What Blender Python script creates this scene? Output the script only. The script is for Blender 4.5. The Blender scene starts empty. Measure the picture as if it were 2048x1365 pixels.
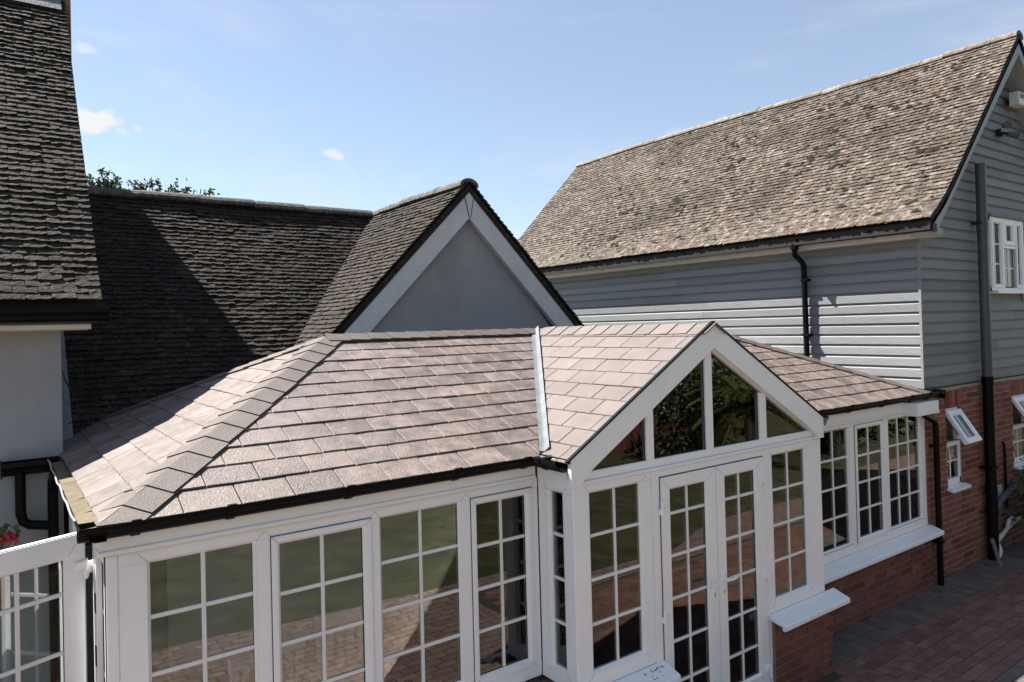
import bpy, bmesh, math, random
from mathutils import Vector as V, Matrix as MX, noise as NZ
R = random.Random(7)
S = bpy.context.scene
COL = S.collection
U = R.uniform

# ------------------------------------------------------------------ camera
CR = V((0.81135291, -0.5839905, -0.02572077))     # camera right
CD = V((-0.01313462, 0.02577642, -0.99958144))    # camera down
CF = V((0.58440905, 0.81135114, 0.01324328))      # camera forward
CO = V((0, 0, 3.12))
cam = bpy.data.cameras.new('camera')
cam_o = bpy.data.objects.new('camera', cam)
COL.objects.link(cam_o)
cam_o.matrix_world = MX(((CR.x, -CD.x, -CF.x, CO.x), (CR.y, -CD.y, -CF.y, CO.y), (CR.z, -CD.z, -CF.z, CO.z), (0, 0, 0, 1)))
cam.sensor_fit = 'HORIZONTAL'
cam.sensor_width = 36
cam.lens = 1431.84 / 2048 * 36
cam.shift_y = -(682.5 - 632.8) / 2048
cam.clip_start = 0.05
cam.clip_end = 2000
S.camera = cam_o

def pix(p):
    d = V(p) - CO
    z = d.dot(CF)
    if z < 0.1:
        return (-9999, -9999)
    return (1024 + 1431.84 * d.dot(CR) / z, 632.8 + 1431.84 * d.dot(CD) / z)
def raydir(x, y):
    return (CR * (x - 1024) + CD * (y - 632.8) + CF * 1431.84).normalized()
def inview(p, m=60):
    x, y = pix(p)
    return -m < x < 2048 + m and -m < y < 1365 + m

# ------------------------------------------------------------------ sun, sky, exposure
SUN = V((-1, 1.56, 2.6)).normalized()              # towards the sun
elev = math.asin(SUN.z)
azim = math.atan2(SUN.x, SUN.y)
sl = bpy.data.lights.new('sun', 'SUN')
sl.energy = 4.6
sl.angle = math.radians(0.53)
sl.color = (1.0, 0.95, 0.88)
so = bpy.data.objects.new('sun', sl)
COL.objects.link(so)
so.rotation_euler = (-SUN).to_track_quat('-Z', 'Y').to_euler()
so.location = SUN * 60
W = bpy.data.worlds.new('World')
S.world = W
W.use_nodes = True
S.view_settings.view_transform = 'Standard'
S.view_settings.look = 'None'
S.view_settings.exposure = 1.76
S.view_settings.gamma = 1
S.view_settings.use_curve_mapping = False

def build_world():
    nt = W.node_tree
    N = nt.nodes
    L = nt.links
    N.clear()
    out = N.new('ShaderNodeOutputWorld')
    bg = N.new('ShaderNodeBackground')
    sky = N.new('ShaderNodeTexSky')
    sky.sky_type = 'NISHITA'
    sky.sun_disc = False
    sky.sun_elevation = elev
    sky.sun_rotation = azim
    sky.altitude = 50
    sky.air_density = 1.0
    sky.dust_density = 0.35
    sky.ozone_density = 1.6
    bg.inputs['Strength'].default_value = 0.051
    tc = N.new('ShaderNodeTexCoord')
    def math_(op, a, b=None, clamp=False):
        n = N.new('ShaderNodeMath')
        n.operation = op
        n.use_clamp = clamp
        for i, x in enumerate((a, b)):
            if x is None:
                continue
            if hasattr(x, 'is_output'):
                L.new(x, n.inputs[i])
            else:
                n.inputs[i].default_value = x
        return n.outputs[0]
    def rng(x, a, b, c, d):
        n = N.new('ShaderNodeMapRange')
        n.interpolation_type = 'SMOOTHSTEP'
        L.new(x, n.inputs['Value'])
        for k, v in zip(('From Min', 'From Max', 'To Min', 'To Max'), (a, b, c, d)):
            n.inputs[k].default_value = v
        return n.outputs[0]
    # thin streaky cirrus
    mp = N.new('ShaderNodeMapping')
    mp.inputs['Scale'].default_value = (2.2, 2.2, 7.0)
    mp.inputs['Rotation'].default_value = (0.25, 0.35, 0.6)
    L.new(tc.outputs['Generated'], mp.inputs['Vector'])
    n1 = N.new('ShaderNodeTexNoise')
    n1.inputs['Scale'].default_value = 1.6
    n1.inputs['Detail'].default_value = 8
    n1.inputs['Roughness'].default_value = 0.62
    n1.inputs['Distortion'].default_value = 0.6
    L.new(mp.outputs[0], n1.inputs['Vector'])
    cir = rng(n1.outputs['Fac'], 0.48, 0.78, 0.0, 0.22)
    # small fair-weather puffs
    n2 = N.new('ShaderNodeTexNoise')
    n2.inputs['Scale'].default_value = 34
    n2.inputs['Detail'].default_value = 6
    n2.inputs['Roughness'].default_value = 0.6
    L.new(tc.outputs['Generated'], n2.inputs['Vector'])
    nb = math_('SUBTRACT', n2.outputs['Fac'], 0.5)
    tot = None
    puffs = [(172, 243, .022, 2.0, .95), (203, 237, .016, 1.7, .9), (243, 264, .007, 1.8, .55), (277, 259, .007, 1.8, .5), (177, 98, .009, 2.8, .45),
             (660, 306, .008, 2.0, .7), (674, 312, .006, 2.0, .65), (1450, 246, .011, 2.2, .4), (1365, 275, .014, 2.6, .25),
             (-300, 330, .06, 2.2, .8), (2500, 250, .06, 2.4, .7), (620, 400, .07, 3.5, .10)]
    for (x, y, r, asp, op) in puffs:
        d = raydir(x, y)
        sub = N.new('ShaderNodeVectorMath')
        sub.operation = 'SUBTRACT'
        L.new(tc.outputs['Generated'], sub.inputs[0])
        sub.inputs[1].default_value = d
        mul = N.new('ShaderNodeVectorMath')
        mul.operation = 'MULTIPLY'
        L.new(sub.outputs[0], mul.inputs[0])
        mul.inputs[1].default_value = (1 / asp, 1 / asp, 1)
        ln = N.new('ShaderNodeVectorMath')
        ln.operation = 'LENGTH'
        L.new(mul.outputs[0], ln.inputs[0])
        q = math_('DIVIDE', ln.outputs['Value'], r * .8)
        q = math_('SUBTRACT', q, math_('MULTIPLY', nb, 3.4))
        m = rng(q, 0.15, 1.15, op, 0.0)
        tot = m if tot is None else math_('MAXIMUM', tot, m)
    fac = math_('ADD', math_('ADD', cir, 0.19), tot, clamp=True)
    mix = N.new('ShaderNodeMixRGB')
    L.new(fac, mix.inputs['Fac'])
    L.new(sky.outputs[0], mix.inputs['Color1'])
    mix.inputs['Color2'].default_value = (5.3, 5.35, 5.4, 1)
    L.new(mix.outputs[0], bg.inputs['Color'])
    L.new(bg.outputs[0], out.inputs['Surface'])
build_world()

# ------------------------------------------------------------------ materials
def mat(name, cols, scale=6.0, rough=0.6, bump=0.0, bscale=60.0, jit=0.0, spots=(), spec=0.4, rvar=0.0, stretch=None, detail=6.0, hue=None, metal=0.0):
    """cols: list of ramp colours over a world-space noise; jit: brightness change per piece; spots: (colour, scale, low, high, strength, seed)"""
    m = bpy.data.materials.new(name)
    m.use_nodes = True
    nt = m.node_tree
    N = nt.nodes
    L = nt.links
    b = N['Principled BSDF']
    b.inputs['Roughness'].default_value = rough
    b.inputs['Specular IOR Level'].default_value = spec
    b.inputs['Metallic'].default_value = metal
    geo = N.new('ShaderNodeNewGeometry')
    vec = geo.outputs['Position']
    if stretch:
        mp = N.new('ShaderNodeMapping')
        mp.inputs['Scale'].default_value = stretch
        L.new(vec, mp.inputs['Vector'])
        vec = mp.outputs[0]
    ns = N.new('ShaderNodeTexNoise')
    ns.inputs['Scale'].default_value = scale
    ns.inputs['Detail'].default_value = detail
    ns.inputs['Roughness'].default_value = 0.65
    L.new(vec, ns.inputs['Vector'])
    rp = N.new('ShaderNodeValToRGB')
    e = rp.color_ramp.elements
    k = len(cols)
    while len(e) < k:
        e.new(0.5)
    for i, c in enumerate(cols):
        e[i].position = 0.3 + 0.4 * i / max(1, k - 1)
        e[i].color = (*c, 1)
    L.new(ns.outputs['Fac'], rp.inputs['Fac'])
    c = rp.outputs['Color']
    if jit or hue:
        oi = N.new('ShaderNodeObjectInfo')
        ad = N.new('ShaderNodeMath')
        ad.operation = 'ADD'
        L.new(oi.outputs['Random'], ad.inputs[0])
        L.new(geo.outputs['Random Per Island'], ad.inputs[1])
        fr = N.new('ShaderNodeMath')
        fr.operation = 'FRACT'
        L.new(ad.outputs[0], fr.inputs[0])
        if hue:
            hr = N.new('ShaderNodeValToRGB')
            he = hr.color_ramp.elements
            while len(he) < len(hue):
                he.new(0.5)
            for i, (p_, cc) in enumerate(hue):
                he[i].position = p_
                he[i].color = (*cc, 1)
            hr.color_ramp.interpolation = 'CONSTANT'
            L.new(fr.outputs[0], hr.inputs['Fac'])
            mm = N.new('ShaderNodeMixRGB')
            mm.blend_type = 'MULTIPLY'
            mm.inputs['Fac'].default_value = 1
            L.new(c, mm.inputs['Color1'])
            L.new(hr.outputs['Color'], mm.inputs['Color2'])
            c = mm.outputs[0]
        if jit:
            f2 = N.new('ShaderNodeMath')
            f2.operation = 'MULTIPLY'
            L.new(fr.outputs[0], f2.inputs[0])
            f2.inputs[1].default_value = 7.31
            f3 = N.new('ShaderNodeMath')
            f3.operation = 'FRACT'
            L.new(f2.outputs[0], f3.inputs[0])
            mr = N.new('ShaderNodeMapRange')
            L.new(f3.outputs[0], mr.inputs['Value'])
            mr.inputs['To Min'].default_value = 1 - jit
            mr.inputs['To Max'].default_value = 1 + jit
            mm = N.new('ShaderNodeMixRGB')
            mm.blend_type = 'MULTIPLY'
            mm.inputs['Fac'].default_value = 1
            L.new(c, mm.inputs['Color1'])
            L.new(mr.outputs[0], mm.inputs['Color2'])
            c = mm.outputs[0]
    for (sc, ss, lo, hi, st, sd) in spots:
        n2 = N.new('ShaderNodeTexNoise')
        n2.noise_dimensions = '4D'
        n2.inputs['W'].default_value = sd * 3.7
        n2.inputs['Scale'].default_value = ss
        n2.inputs['Detail'].default_value = 5
        n2.inputs['Roughness'].default_value = 0.6
        L.new(geo.outputs['Position'], n2.inputs['Vector'])
        mr = N.new('ShaderNodeMapRange')
        mr.interpolation_type = 'SMOOTHSTEP'
        L.new(n2.outputs['Fac'], mr.inputs['Value'])
        mr.inputs['From Min'].default_value = lo
        mr.inputs['From Max'].default_value = hi
        mr.inputs['To Max'].default_value = st
        mm = N.new('ShaderNodeMixRGB')
        L.new(mr.outputs[0], mm.inputs['Fac'])
        L.new(c, mm.inputs['Color1'])
        mm.inputs['Color2'].default_value = (*sc, 1)
        c = mm.outputs[0]
    L.new(c, b.inputs['Base Color'])
    if rvar:
        mr = N.new('ShaderNodeMapRange')
        L.new(ns.outputs['Fac'], mr.inputs['Value'])
        mr.inputs['From Min'].default_value = 0.3
        mr.inputs['From Max'].default_value = 0.7
        mr.inputs['To Min'].default_value = rough - rvar
        mr.inputs['To Max'].default_value = rough + rvar
        L.new(mr.outputs[0], b.inputs['Roughness'])
    if bump:
        n3 = N.new('ShaderNodeTexNoise')
        n3.inputs['Scale'].default_value = bscale
        n3.inputs['Detail'].default_value = 6
        n3.inputs['Roughness'].default_value = 0.7
        L.new(vec, n3.inputs['Vector'])
        bp = N.new('ShaderNodeBump')
        bp.inputs['Strength'].default_value = bump
        bp.inputs['Distance'].default_value = 0.02
        L.new(n3.outputs['Fac'], bp.inputs['Height'])
        L.new(bp.outputs[0], b.inputs['Normal'])
    return m

def glass_mat(name, ior=1.74, tint=(.90, .93, .91)):
    m = bpy.data.materials.new(name)
    m.use_nodes = True
    nt = m.node_tree
    N = nt.nodes
    L = nt.links
    N.clear()
    out = N.new('ShaderNodeOutputMaterial')
    tr = N.new('ShaderNodeBsdfTransparent')
    tr.inputs['Color'].default_value = (*tint, 1)
    gl = N.new('ShaderNodeBsdfGlossy')
    gl.inputs['Roughness'].default_value = 0.0
    gl.inputs['Color'].default_value = (.95, .97, .96, 1)
    fr = N.new('ShaderNodeFresnel')
    fr.inputs['IOR'].default_value = ior
    geo = N.new('ShaderNodeNewGeometry')
    ns = N.new('ShaderNodeTexNoise')
    ns.inputs['Scale'].default_value = 1.6
    ns.inputs['Detail'].default_value = 1
    L.new(geo.outputs['Position'], ns.inputs['Vector'])
    bp = N.new('ShaderNodeBump')
    bp.inputs['Strength'].default_value = 0.05
    bp.inputs['Distance'].default_value = 0.02
    L.new(ns.outputs['Fac'], bp.inputs['Height'])
    L.new(bp.outputs[0], gl.inputs['Normal'])
    mx = N.new('ShaderNodeMixShader')
    L.new(fr.outputs[0], mx.inputs['Fac'])
    L.new(tr.outputs[0], mx.inputs[1])
    L.new(gl.outputs[0], mx.inputs[2])
    L.new(mx.outputs[0], out.inputs['Surface'])
    return m

M = {}
M['upvc'] = mat('white_upvc', [(.84, .85, .845), (.89, .90, .895)], 1.6, 0.32, spots=[((.55, .53, .48), 2.2, .55, .80, .22, 1), ((.42, .40, .36), 45, .70, .78, .22, 2)])
M['upvc_bar'] = mat('white_bar', [(.74, .74, .73), (.78, .78, .76)], 3, 0.4)
M['gasket'] = mat('black_gasket', [(.012, .012, .013), (.02, .02, .02)], 8, .6)
M['glass'] = glass_mat('window_glass')
M['slate'] = mat('roof_slate', [(.078, .058, .049), (.128, .098, .086), (.19, .149, .132)], 9, .50, bump=.45, bscale=80, jit=.19, rvar=.10, spec=.5,
                 spots=[((.25, .205, .18), 30, .54, .70, .6, 2), ((.060, .046, .040), 3.2, .50, .72, .55, 3), ((.30, .27, .23), 1.1, .62, .8, .25, 8), ((.42, .40, .37), 60, .72, .75, .7, 9)])
M['slate_flat'] = mat('porch_slate', [(.098, .076, .068), (.142, .112, .102)], 6, .52, bump=.5, bscale=90, jit=.12, rvar=.06, spec=.5, spots=[((.195, .158, .14), 26, .56, .74, .4, 2), ((.085, .065, .056), 2.6, .52, .74, .4, 3)])
M['slate_edge'] = mat('slate_edge', [(.15, .12, .108), (.27, .23, .21)], 30, .6, bump=.6, bscale=90, spots=[((.12, .095, .085), 12, .5, .7, .6, 2)])
M['cap'] = mat('ridge_cap', [(.066, .051, .044), (.100, .079, .070)], 8, .55, bump=.45, bscale=120, jit=.10, spec=.45, spots=[((.19, .16, .15), 40, .58, .75, .35, 4)])
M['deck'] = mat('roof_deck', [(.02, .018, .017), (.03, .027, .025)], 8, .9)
M['lead'] = mat('lead_sheet', [(.10, .108, .122), (.165, .176, .192)], 9, .6, bump=.3, bscale=25, spots=[((.25, .26, .27), 14, .55, .75, .5, 5), ((.07, .07, .075), 22, .6, .72, .5, 7)])
M['gutter'] = mat('black_gutter', [(.004, .004, .0042), (.007, .007, .0075)], 5, .38, spec=.10, spots=[((.016, .015, .013), 20, .60, .8, .35, 6)])
M['greypipe'] = mat('grey_pipe', [(.066, .070, .082), (.085, .09, .10)], 4, .38)
M['tile_dark'] = mat('old_dark_tile', [(.017, .012, .0085), (.034, .025, .018), (.062, .047, .035)], 11, .85, bump=.9, bscale=45, jit=.40, spec=.25,
                     spots=[((.010, .009, .008), 24, .47, .60, .85, 1), ((.17, .15, .125), 46, .61, .69, .75, 2), ((.015, .013, .010), 1.8, .48, .68, .55, 6), ((.075, .056, .040), 2.6, .55, .72, .45, 7), ((.50, .49, .46), 9, .70, .73, .8, 3)])  # near-black blotches also paint in the shaded gaps under curling tile tails
M['tile_barn'] = mat('weathered_tile', [(.056, .043, .034), (.092, .072, .057), (.136, .112, .092)], 9, .85, bump=.9, bscale=45, jit=.22, spec=.25,
                     hue=[(0, (1, 1, 1)), (.62, (1.05, .98, .94)), (.78, (.92, .93, .90)), (.93, (.80, .76, .74))],
                     spots=[((.026, .022, .018), 13, .56, .65, .85, 1), ((.29, .258, .23), 12, .50, .66, .6, 2), ((.30, .19, .065), 2.6, .68, .76, .5, 3), ((.036, .028, .021), 1.3, .49, .66, .62, 7), ((.24, .225, .21), .9, .54, .72, .35, 8), ((.52, .51, .49), 40, .65, .70, .8, 4)])
M['moss'] = mat('dark_moss', [(.010, .0085, .006), (.022, .019, .013)], 40, .95, bump=.8, bscale=90)
M['ridge_old'] = mat('lichen_ridge', [(.12, .10, .08), (.19, .165, .13), (.27, .24, .195)], 16, .9, bump=1.0, bscale=35, jit=.2, spots=[((.38, .26, .09), 7, .62, .72, .6, 1), ((.05, .045, .04), 20, .6, .68, .8, 2)])
M['ridge_dark'] = mat('mossy_ridge', [(.045, .042, .035), (.10, .095, .08), (.20, .19, .165)], 22, .9, bump=1.0, bscale=35, jit=.2, spots=[((.07, .075, .03), 6, .6, .7, .5, 1)])
M['board'] = mat('grey_board', [(.175, .182, .190), (.215, .221, .227)], 3.0, .55, bump=.35, bscale=22, jit=.16, stretch=(1, 1, 7), spots=[((.30, .31, .31), 3, .66, .8, .3, 2), ((.10, .10, .105), 14, .68, .74, .5, 3)])
M['render'] = mat('grey_render', [(.29, .293, .30), (.345, .345, .345)], 1.6, .85, bump=.5, bscale=120, spots=[((.22, .215, .205), 1.1, .45, .70, .55, 3), ((.40, .40, .40), 2.3, .55, .72, .35, 5), ((.10, .095, .085), 14, .70, .74, .7, 4)])
M['render2'] = mat('white_render', [(.30, .305, .32), (.34, .345, .355)], 1.0, .85, bump=.3, bscale=150, spots=[((.24, .23, .21), 1.3, .48, .72, .45, 6), ((.14, .13, .12), 14, .72, .76, .5, 4)])
M['barge'] = mat('white_bargeboard', [(.50, .505, .51), (.60, .60, .60)], 5, .6, bump=.25, bscale=40, spots=[((.33, .32, .30), 16, .62, .76, .45, 2), ((.10, .09, .08), 30, .74, .77, .8, 4)])
M['barge_grey'] = mat('grey_bargeboard', [(.27, .30, .31), (.35, .37, .37)], 4, .6, bump=.3, bscale=30, spots=[((.20, .20, .19), 12, .6, .75, .4, 2)])
M['fascia_cream'] = mat('cream_fascia', [(.50, .44, .37), (.60, .54, .46)], 3, .5)
M['brick'] = mat('red_brick', [(.185, .075, .052), (.255, .105, .072), (.32, .14, .10)], 22, .85, bump=.7, bscale=70, jit=.20, spec=.2,
                 hue=[(0, (1, 1, 1)), (.55, (.86, .78, .76)), (.75, (1.08, 1.05, 1.0)), (.88, (.62, .60, .62))], spots=[((.42, .37, .33), 9, .66, .74, .6, 2), ((.05, .042, .042), 6, .58, .76, .45, 5), ((.30, .22, .17), 1.4, .56, .74, .35, 6)])
M['brick_new'] = mat('dwarf_brick', [(.175, .072, .054), (.215, .09, .066), (.255, .11, .082)], 18, .85, bump=.55, bscale=80, jit=.14, spec=.2,
                     hue=[(0, (1, 1, 1)), (.6, (.86, .84, .86)), (.85, (.64, .66, .7))])
M['mortar'] = mat('mortar', [(.30, .25, .215), (.38, .325, .28)], 14, .95, bump=.5, bscale=90)
M['mortar_dark'] = mat('mortar_brown', [(.23, .155, .125), (.29, .20, .165)], 14, .95, bump=.5, bscale=90)
M['paver'] = mat('red_paver', [(.145, .078, .060), (.19, .105, .082), (.25, .145, .115)], 9, .85, bump=.5, bscale=70, jit=.20, spec=.25, hue=[(0, (1, 1, 1)), (.6, (.9, .92, .95)), (.85, (1.08, .96, .92))],
                  spots=[((.10, .09, .07), 4, .58, .72, .4, 2)])
M['paver_grey'] = mat('grey_paver', [(.118, .096, .082), (.16, .133, .115)], 9, .85, bump=.5, bscale=70, jit=.18, spec=.25, spots=[((.07, .075, .045), 5, .58, .7, .5, 2)])
M['sand'] = mat('paver_joint', [(.05, .042, .032), (.075, .063, .048)], 20, .95)
M['silt'] = mat('pale_silt', [(.10, .08, .05), (.17, .14, .085)], 12, .9, bump=.6, bscale=40, spots=[((.12, .09, .05), 22, .66, .72, .7, 1)])
M['leaf'] = mat('leaf_green', [(.09, .12, .032), (.15, .19, .055), (.22, .25, .09)], 3, .5, jit=.35, spec=.4)
M['leaf_dark'] = mat('leaf_dark', [(.045, .062, .020), (.085, .108, .036)], 2, .5, jit=.35, spec=.4)
M['leaf_palm'] = mat('palm_leaf', [(.08, .12, .025), (.15, .19, .05)], 2, .45, jit=.35, spec=.4)
M['bark'] = mat('bark', [(.06, .045, .032), (.10, .078, .058)], 12, .9, bump=.8, bscale=40)
M['flower'] = mat('red_petal', [(.45, .03, .06), (.62, .06, .10)], 8, .6, jit=.2)
M['terracotta'] = mat('terracotta', [(.28, .12, .07), (.36, .17, .10)], 8, .8)
M['floor'] = mat('floor_tile', [(.36, .31, .26), (.44, .39, .33)], 5, .35)
M['plaster'] = mat('white_plaster', [(.62, .61, .58), (.68, .67, .64)], 2, .9)
M['wood_white'] = mat('white_paint', [(.70, .70, .68), (.78, .78, .76)], 3, .5)
M['opal'] = mat('opal_glass', [(.78, .79, .80), (.82, .83, .83)], 4, .25)
M['dark'] = mat('black_plastic', [(.012, .013, .014), (.022, .022, .024)], 6, .35)
M['pipe_white'] = mat('white_waste_pipe', [(.62, .61, .57), (.70, .69, .65)], 6, .4)
M['chrome'] = mat('dull_metal', [(.22, .22, .22), (.32, .32, .32)], 20, .35, metal=.8)
M['wood'] = mat('weathered_wood', [(.16, .13, .11), (.26, .22, .19)], 10, .8, bump=.4, bscale=40, stretch=(1, 1, 6))
M['cable'] = mat('grey_cable', [(.28, .28, .28), (.36, .36, .36)], 6, .5)

def lawn_mat():
    m = mat('lawn_grass', [(.040, .037, .015), (.066, .060, .025), (.105, .094, .044)], 2.2, .9, bump=1.0, bscale=9, spots=[((.026, .032, .011), 1.1, .48, .66, .7, 1), ((.15, .13, .065), 1.6, .56, .74, .55, 2), ((.02, .024, .009), 7, .52, .66, .6, 3)])
    return m
M['lawn'] = lawn_mat()

def paving_mat():
    """brick paving beyond the laid pieces: courses and joints as colour and fine relief"""
    m = mat('brick_paving', [(.20, .128, .105), (.26, .172, .142), (.33, .225, .19)], 9, .85, bump=.3, bscale=60, spots=[((.10, .09, .07), 4, .58, .72, .4, 2)])
    nt = m.node_tree
    N = nt.nodes
    L = nt.links
    b = N['Principled BSDF']
    geo = N.new('ShaderNodeNewGeometry')
    bt = N.new('ShaderNodeTexBrick')
    bt.inputs['Scale'].default_value = 1
    bt.inputs['Brick Width'].default_value = .21
    bt.inputs['Row Height'].default_value = .105
    bt.inputs['Mortar Size'].default_value = .006
    bt.inputs['Color1'].default_value = (1, 1, 1, 1)
    bt.inputs['Color2'].default_value = (.72, .74, .78, 1)
    bt.inputs['Mortar'].default_value = (.28, .26, .24, 1)
    L.new(geo.outputs['Position'], bt.inputs['Vector'])
    old = b.inputs['Base Color'].links[0].from_socket
    mm = N.new('ShaderNodeMixRGB')
    mm.blend_type = 'MULTIPLY'
    mm.inputs['Fac'].default_value = 1
    L.new(old, mm.inputs['Color1'])
    L.new(bt.outputs['Color'], mm.inputs['Color2'])
    L.new(mm.outputs[0], b.inputs['Base Color'])
    return m
M['paving'] = paving_mat()

# ------------------------------------------------------------------ mesh helpers
class MB:
    def __init__(self):
        self.v = []
        self.f = []
        self.mi = []
        self.sm = []
    def add(self, vs, fs, mi=0, smooth=False):
        o = len(self.v)
        self.v.extend(V(p) for p in vs)
        for f in fs:
            self.f.append(tuple(i + o for i in f))
            self.mi.append(mi)
            self.sm.append(smooth)
        return self
    def prism(self, bottom, top, mi=0):
        n = len(bottom)
        fs = [tuple(range(n - 1, -1, -1)), tuple(range(n, 2 * n))]
        for i in range(n):
            j = (i + 1) % n
            fs.append((i, j, n + j, n + i))
        return self.add(list(bottom) + list(top), fs, mi)
    def box(self, a, b, mi=0, fr=None):
        x0, y0, z0 = a
        x1, y1, z1 = b
        ps = [(x0, y0, z0), (x1, y0, z0), (x1, y1, z0), (x0, y1, z0)]
        qs = [(x0, y0, z1), (x1, y0, z1), (x1, y1, z1), (x0, y1, z1)]
        if fr:
            ps = [fr(*p) for p in ps]
            qs = [fr(*p) for p in qs]
        return self.prism(ps, qs, mi)
    def bbox(self, a, b, bv=.004, mi=0, fr=None):
        """box with chamfered edges on its +z (third axis) face"""
        x0, y0, z0 = a
        x1, y1, z1 = b
        r = [(x0, y0), (x1, y0), (x1, y1), (x0, y1)]
        i = [(x0 + bv, y0 + bv), (x1 - bv, y0 + bv), (x1 - bv, y1 - bv), (x0 + bv, y1 - bv)]
        vs = [(x, y, z0) for x, y in r] + [(x, y, z1 - bv) for x, y in r] + [(x, y, z1) for x, y in i]
        if fr:
            vs = [fr(*p) for p in vs]
        fs = [(3, 2, 1, 0), (8, 9, 10, 11)]
        for k in (0, 4):
            for q in range(4):
                w = (q + 1) % 4
                fs.append((k + q, k + w, k + 4 + w, k + 4 + q))
        return self.add(vs, fs, mi)
    def tube(self, pts, r, n=10, mi=0, cap=True, radii=None):
        pts = [V(p) for p in pts]
        rings = []
        up = None
        for i, p in enumerate(pts):
            a = pts[max(0, i - 1)]
            b = pts[min(len(pts) - 1, i + 1)]
            d = (b - a).normalized()
            if up is None:
                t = V((0, 0, 1)) if abs(d.z) < .9 else V((1, 0, 0))
                up = d.cross(t).normalized()
            up = (up - d * up.dot(d)).normalized()
            w = d.cross(up)
            rr = radii[i] if radii else r
            rings.append([p + (up * math.cos(2 * math.pi * k / n) + w * math.sin(2 * math.pi * k / n)) * rr for k in range(n)])
        vs = [q for ring in rings for q in ring]
        fs = []
        for i in range(len(pts) - 1):
            for k in range(n):
                j = (k + 1) % n
                fs.append((i * n + k, i * n + j, (i + 1) * n + j, (i + 1) * n + k))
        self.add(vs, fs, mi, True)
        if cap:
            m = len(vs)
            self.add(rings[0], [tuple(range(n - 1, -1, -1))], mi)
            self.add(rings[-1], [tuple(range(n))], mi)
        return self
    def sweep(self, prof, path, mi=0, closed_prof=True, miter=None):
        """prof: list of (a,b); path: list of functions-like frames (origin, A axis, B axis)"""
        n = len(prof)
        vs = []
        for (o, A, B) in path:
            vs += [V(o) + V(A) * a + V(B) * b for a, b in prof]
        fs = []
        m = n if closed_prof else n - 1
        for i in range(len(path) - 1):
            for k in range(m):
                j = (k + 1) % n
                fs.append((i * n + k, i * n + j, (i + 1) * n + j, (i + 1) * n + k))
        if closed_prof:
            fs.append(tuple(range(n - 1, -1, -1)))
            fs.append(tuple((len(path) - 1) * n + k for k in range(n)))
        return self.add(vs, fs, mi)
    def sphere(self, c, r, nu=20, nv=12, mi=0):
        c = V(c)
        vs = [c + V((0, 0, r))]
        for i in range(1, nv):
            t = math.pi * i / nv
            for k in range(nu):
                p = 2 * math.pi * k / nu
                vs.append(c + V((math.sin(t) * math.cos(p), math.sin(t) * math.sin(p), math.cos(t))) * r)
        vs.append(c - V((0, 0, r)))
        fs = []
        for k in range(nu):
            j = (k + 1) % nu
            fs.append((0, 1 + k, 1 + j))
            for i in range(nv - 2):
                a = 1 + i * nu
                fs.append((a + k, a + nu + k, a + nu + j, a + j))
            a = 1 + (nv - 2) * nu
            fs.append((a + k, len(vs) - 1, a + j))
        return self.add(vs, fs, mi, True)
    def mesh(self, name, mats, off=V((0, 0, 0)), fix=True):
        me = bpy.data.meshes.new(name)
        me.from_pydata([tuple(p - off) for p in self.v], [], self.f)
        for m in mats:
            me.materials.append(m)
        me.polygons.foreach_set('material_index', self.mi)
        me.polygons.foreach_set('use_smooth', self.sm)
        if fix and len(self.f) < 30000:
            bm = bmesh.new()
            bm.from_mesh(me)
            bmesh.ops.recalc_face_normals(bm, faces=bm.faces)
            bm.to_mesh(me)
            bm.free()
        me.update()
        return me

ORG = {}
def root(name, label, cat, loc=(0, 0, 0), group=None):
    o = bpy.data.objects.new(name, None)
    COL.objects.link(o)
    o.location = loc
    o['label'] = label
    o['category'] = cat
    o.empty_display_size = .2
    if group:
        o['group'] = group
    ORG[o.name] = V(loc)
    return o
def part(name, mb, m, parent=None, label=None, kind=None):
    off = ORG[parent.name] if parent else V((0, 0, 0))
    ms = m if isinstance(m, (list, tuple)) else [m]
    o = bpy.data.objects.new(name, mb.mesh(name, ms, off))
    COL.objects.link(o)
    if parent:
        o.parent = parent
    ORG[o.name] = off
    if label:
        o['label'] = label
    if kind:
        o['kind'] = kind
    return o
def inst(name, me, mw, parent):
    o = bpy.data.objects.new(name, me)
    COL.objects.link(o)
    o.parent = parent
    o.matrix_local = MX.Translation(-ORG[parent.name]) @ mw
    return o
def single(name, mb, m, label, cat, loc=None, group=None):
    """a top-level thing that is one mesh, its origin at loc"""
    off = V(loc) if loc else sum(mb.v, V((0, 0, 0))) / len(mb.v)
    ms = m if isinstance(m, (list, tuple)) else [m]
    o = bpy.data.objects.new(name, mb.mesh(name, ms, off))
    COL.objects.link(o)
    o.location = off
    o['label'] = label
    o['category'] = cat
    if group:
        o['group'] = group
    return o
def structure(name, mb, m):
    o = part(name, mb, m)
    o['kind'] = 'structure'
    return o
def fr(o, u, w):
    """wall frame: a along u, b up, c out along w"""
    o = V(o)
    u = V(u)
    w = V(w)
    return lambda a, b, c: o + u * a + V((0, 0, b)) + w * c

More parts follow.
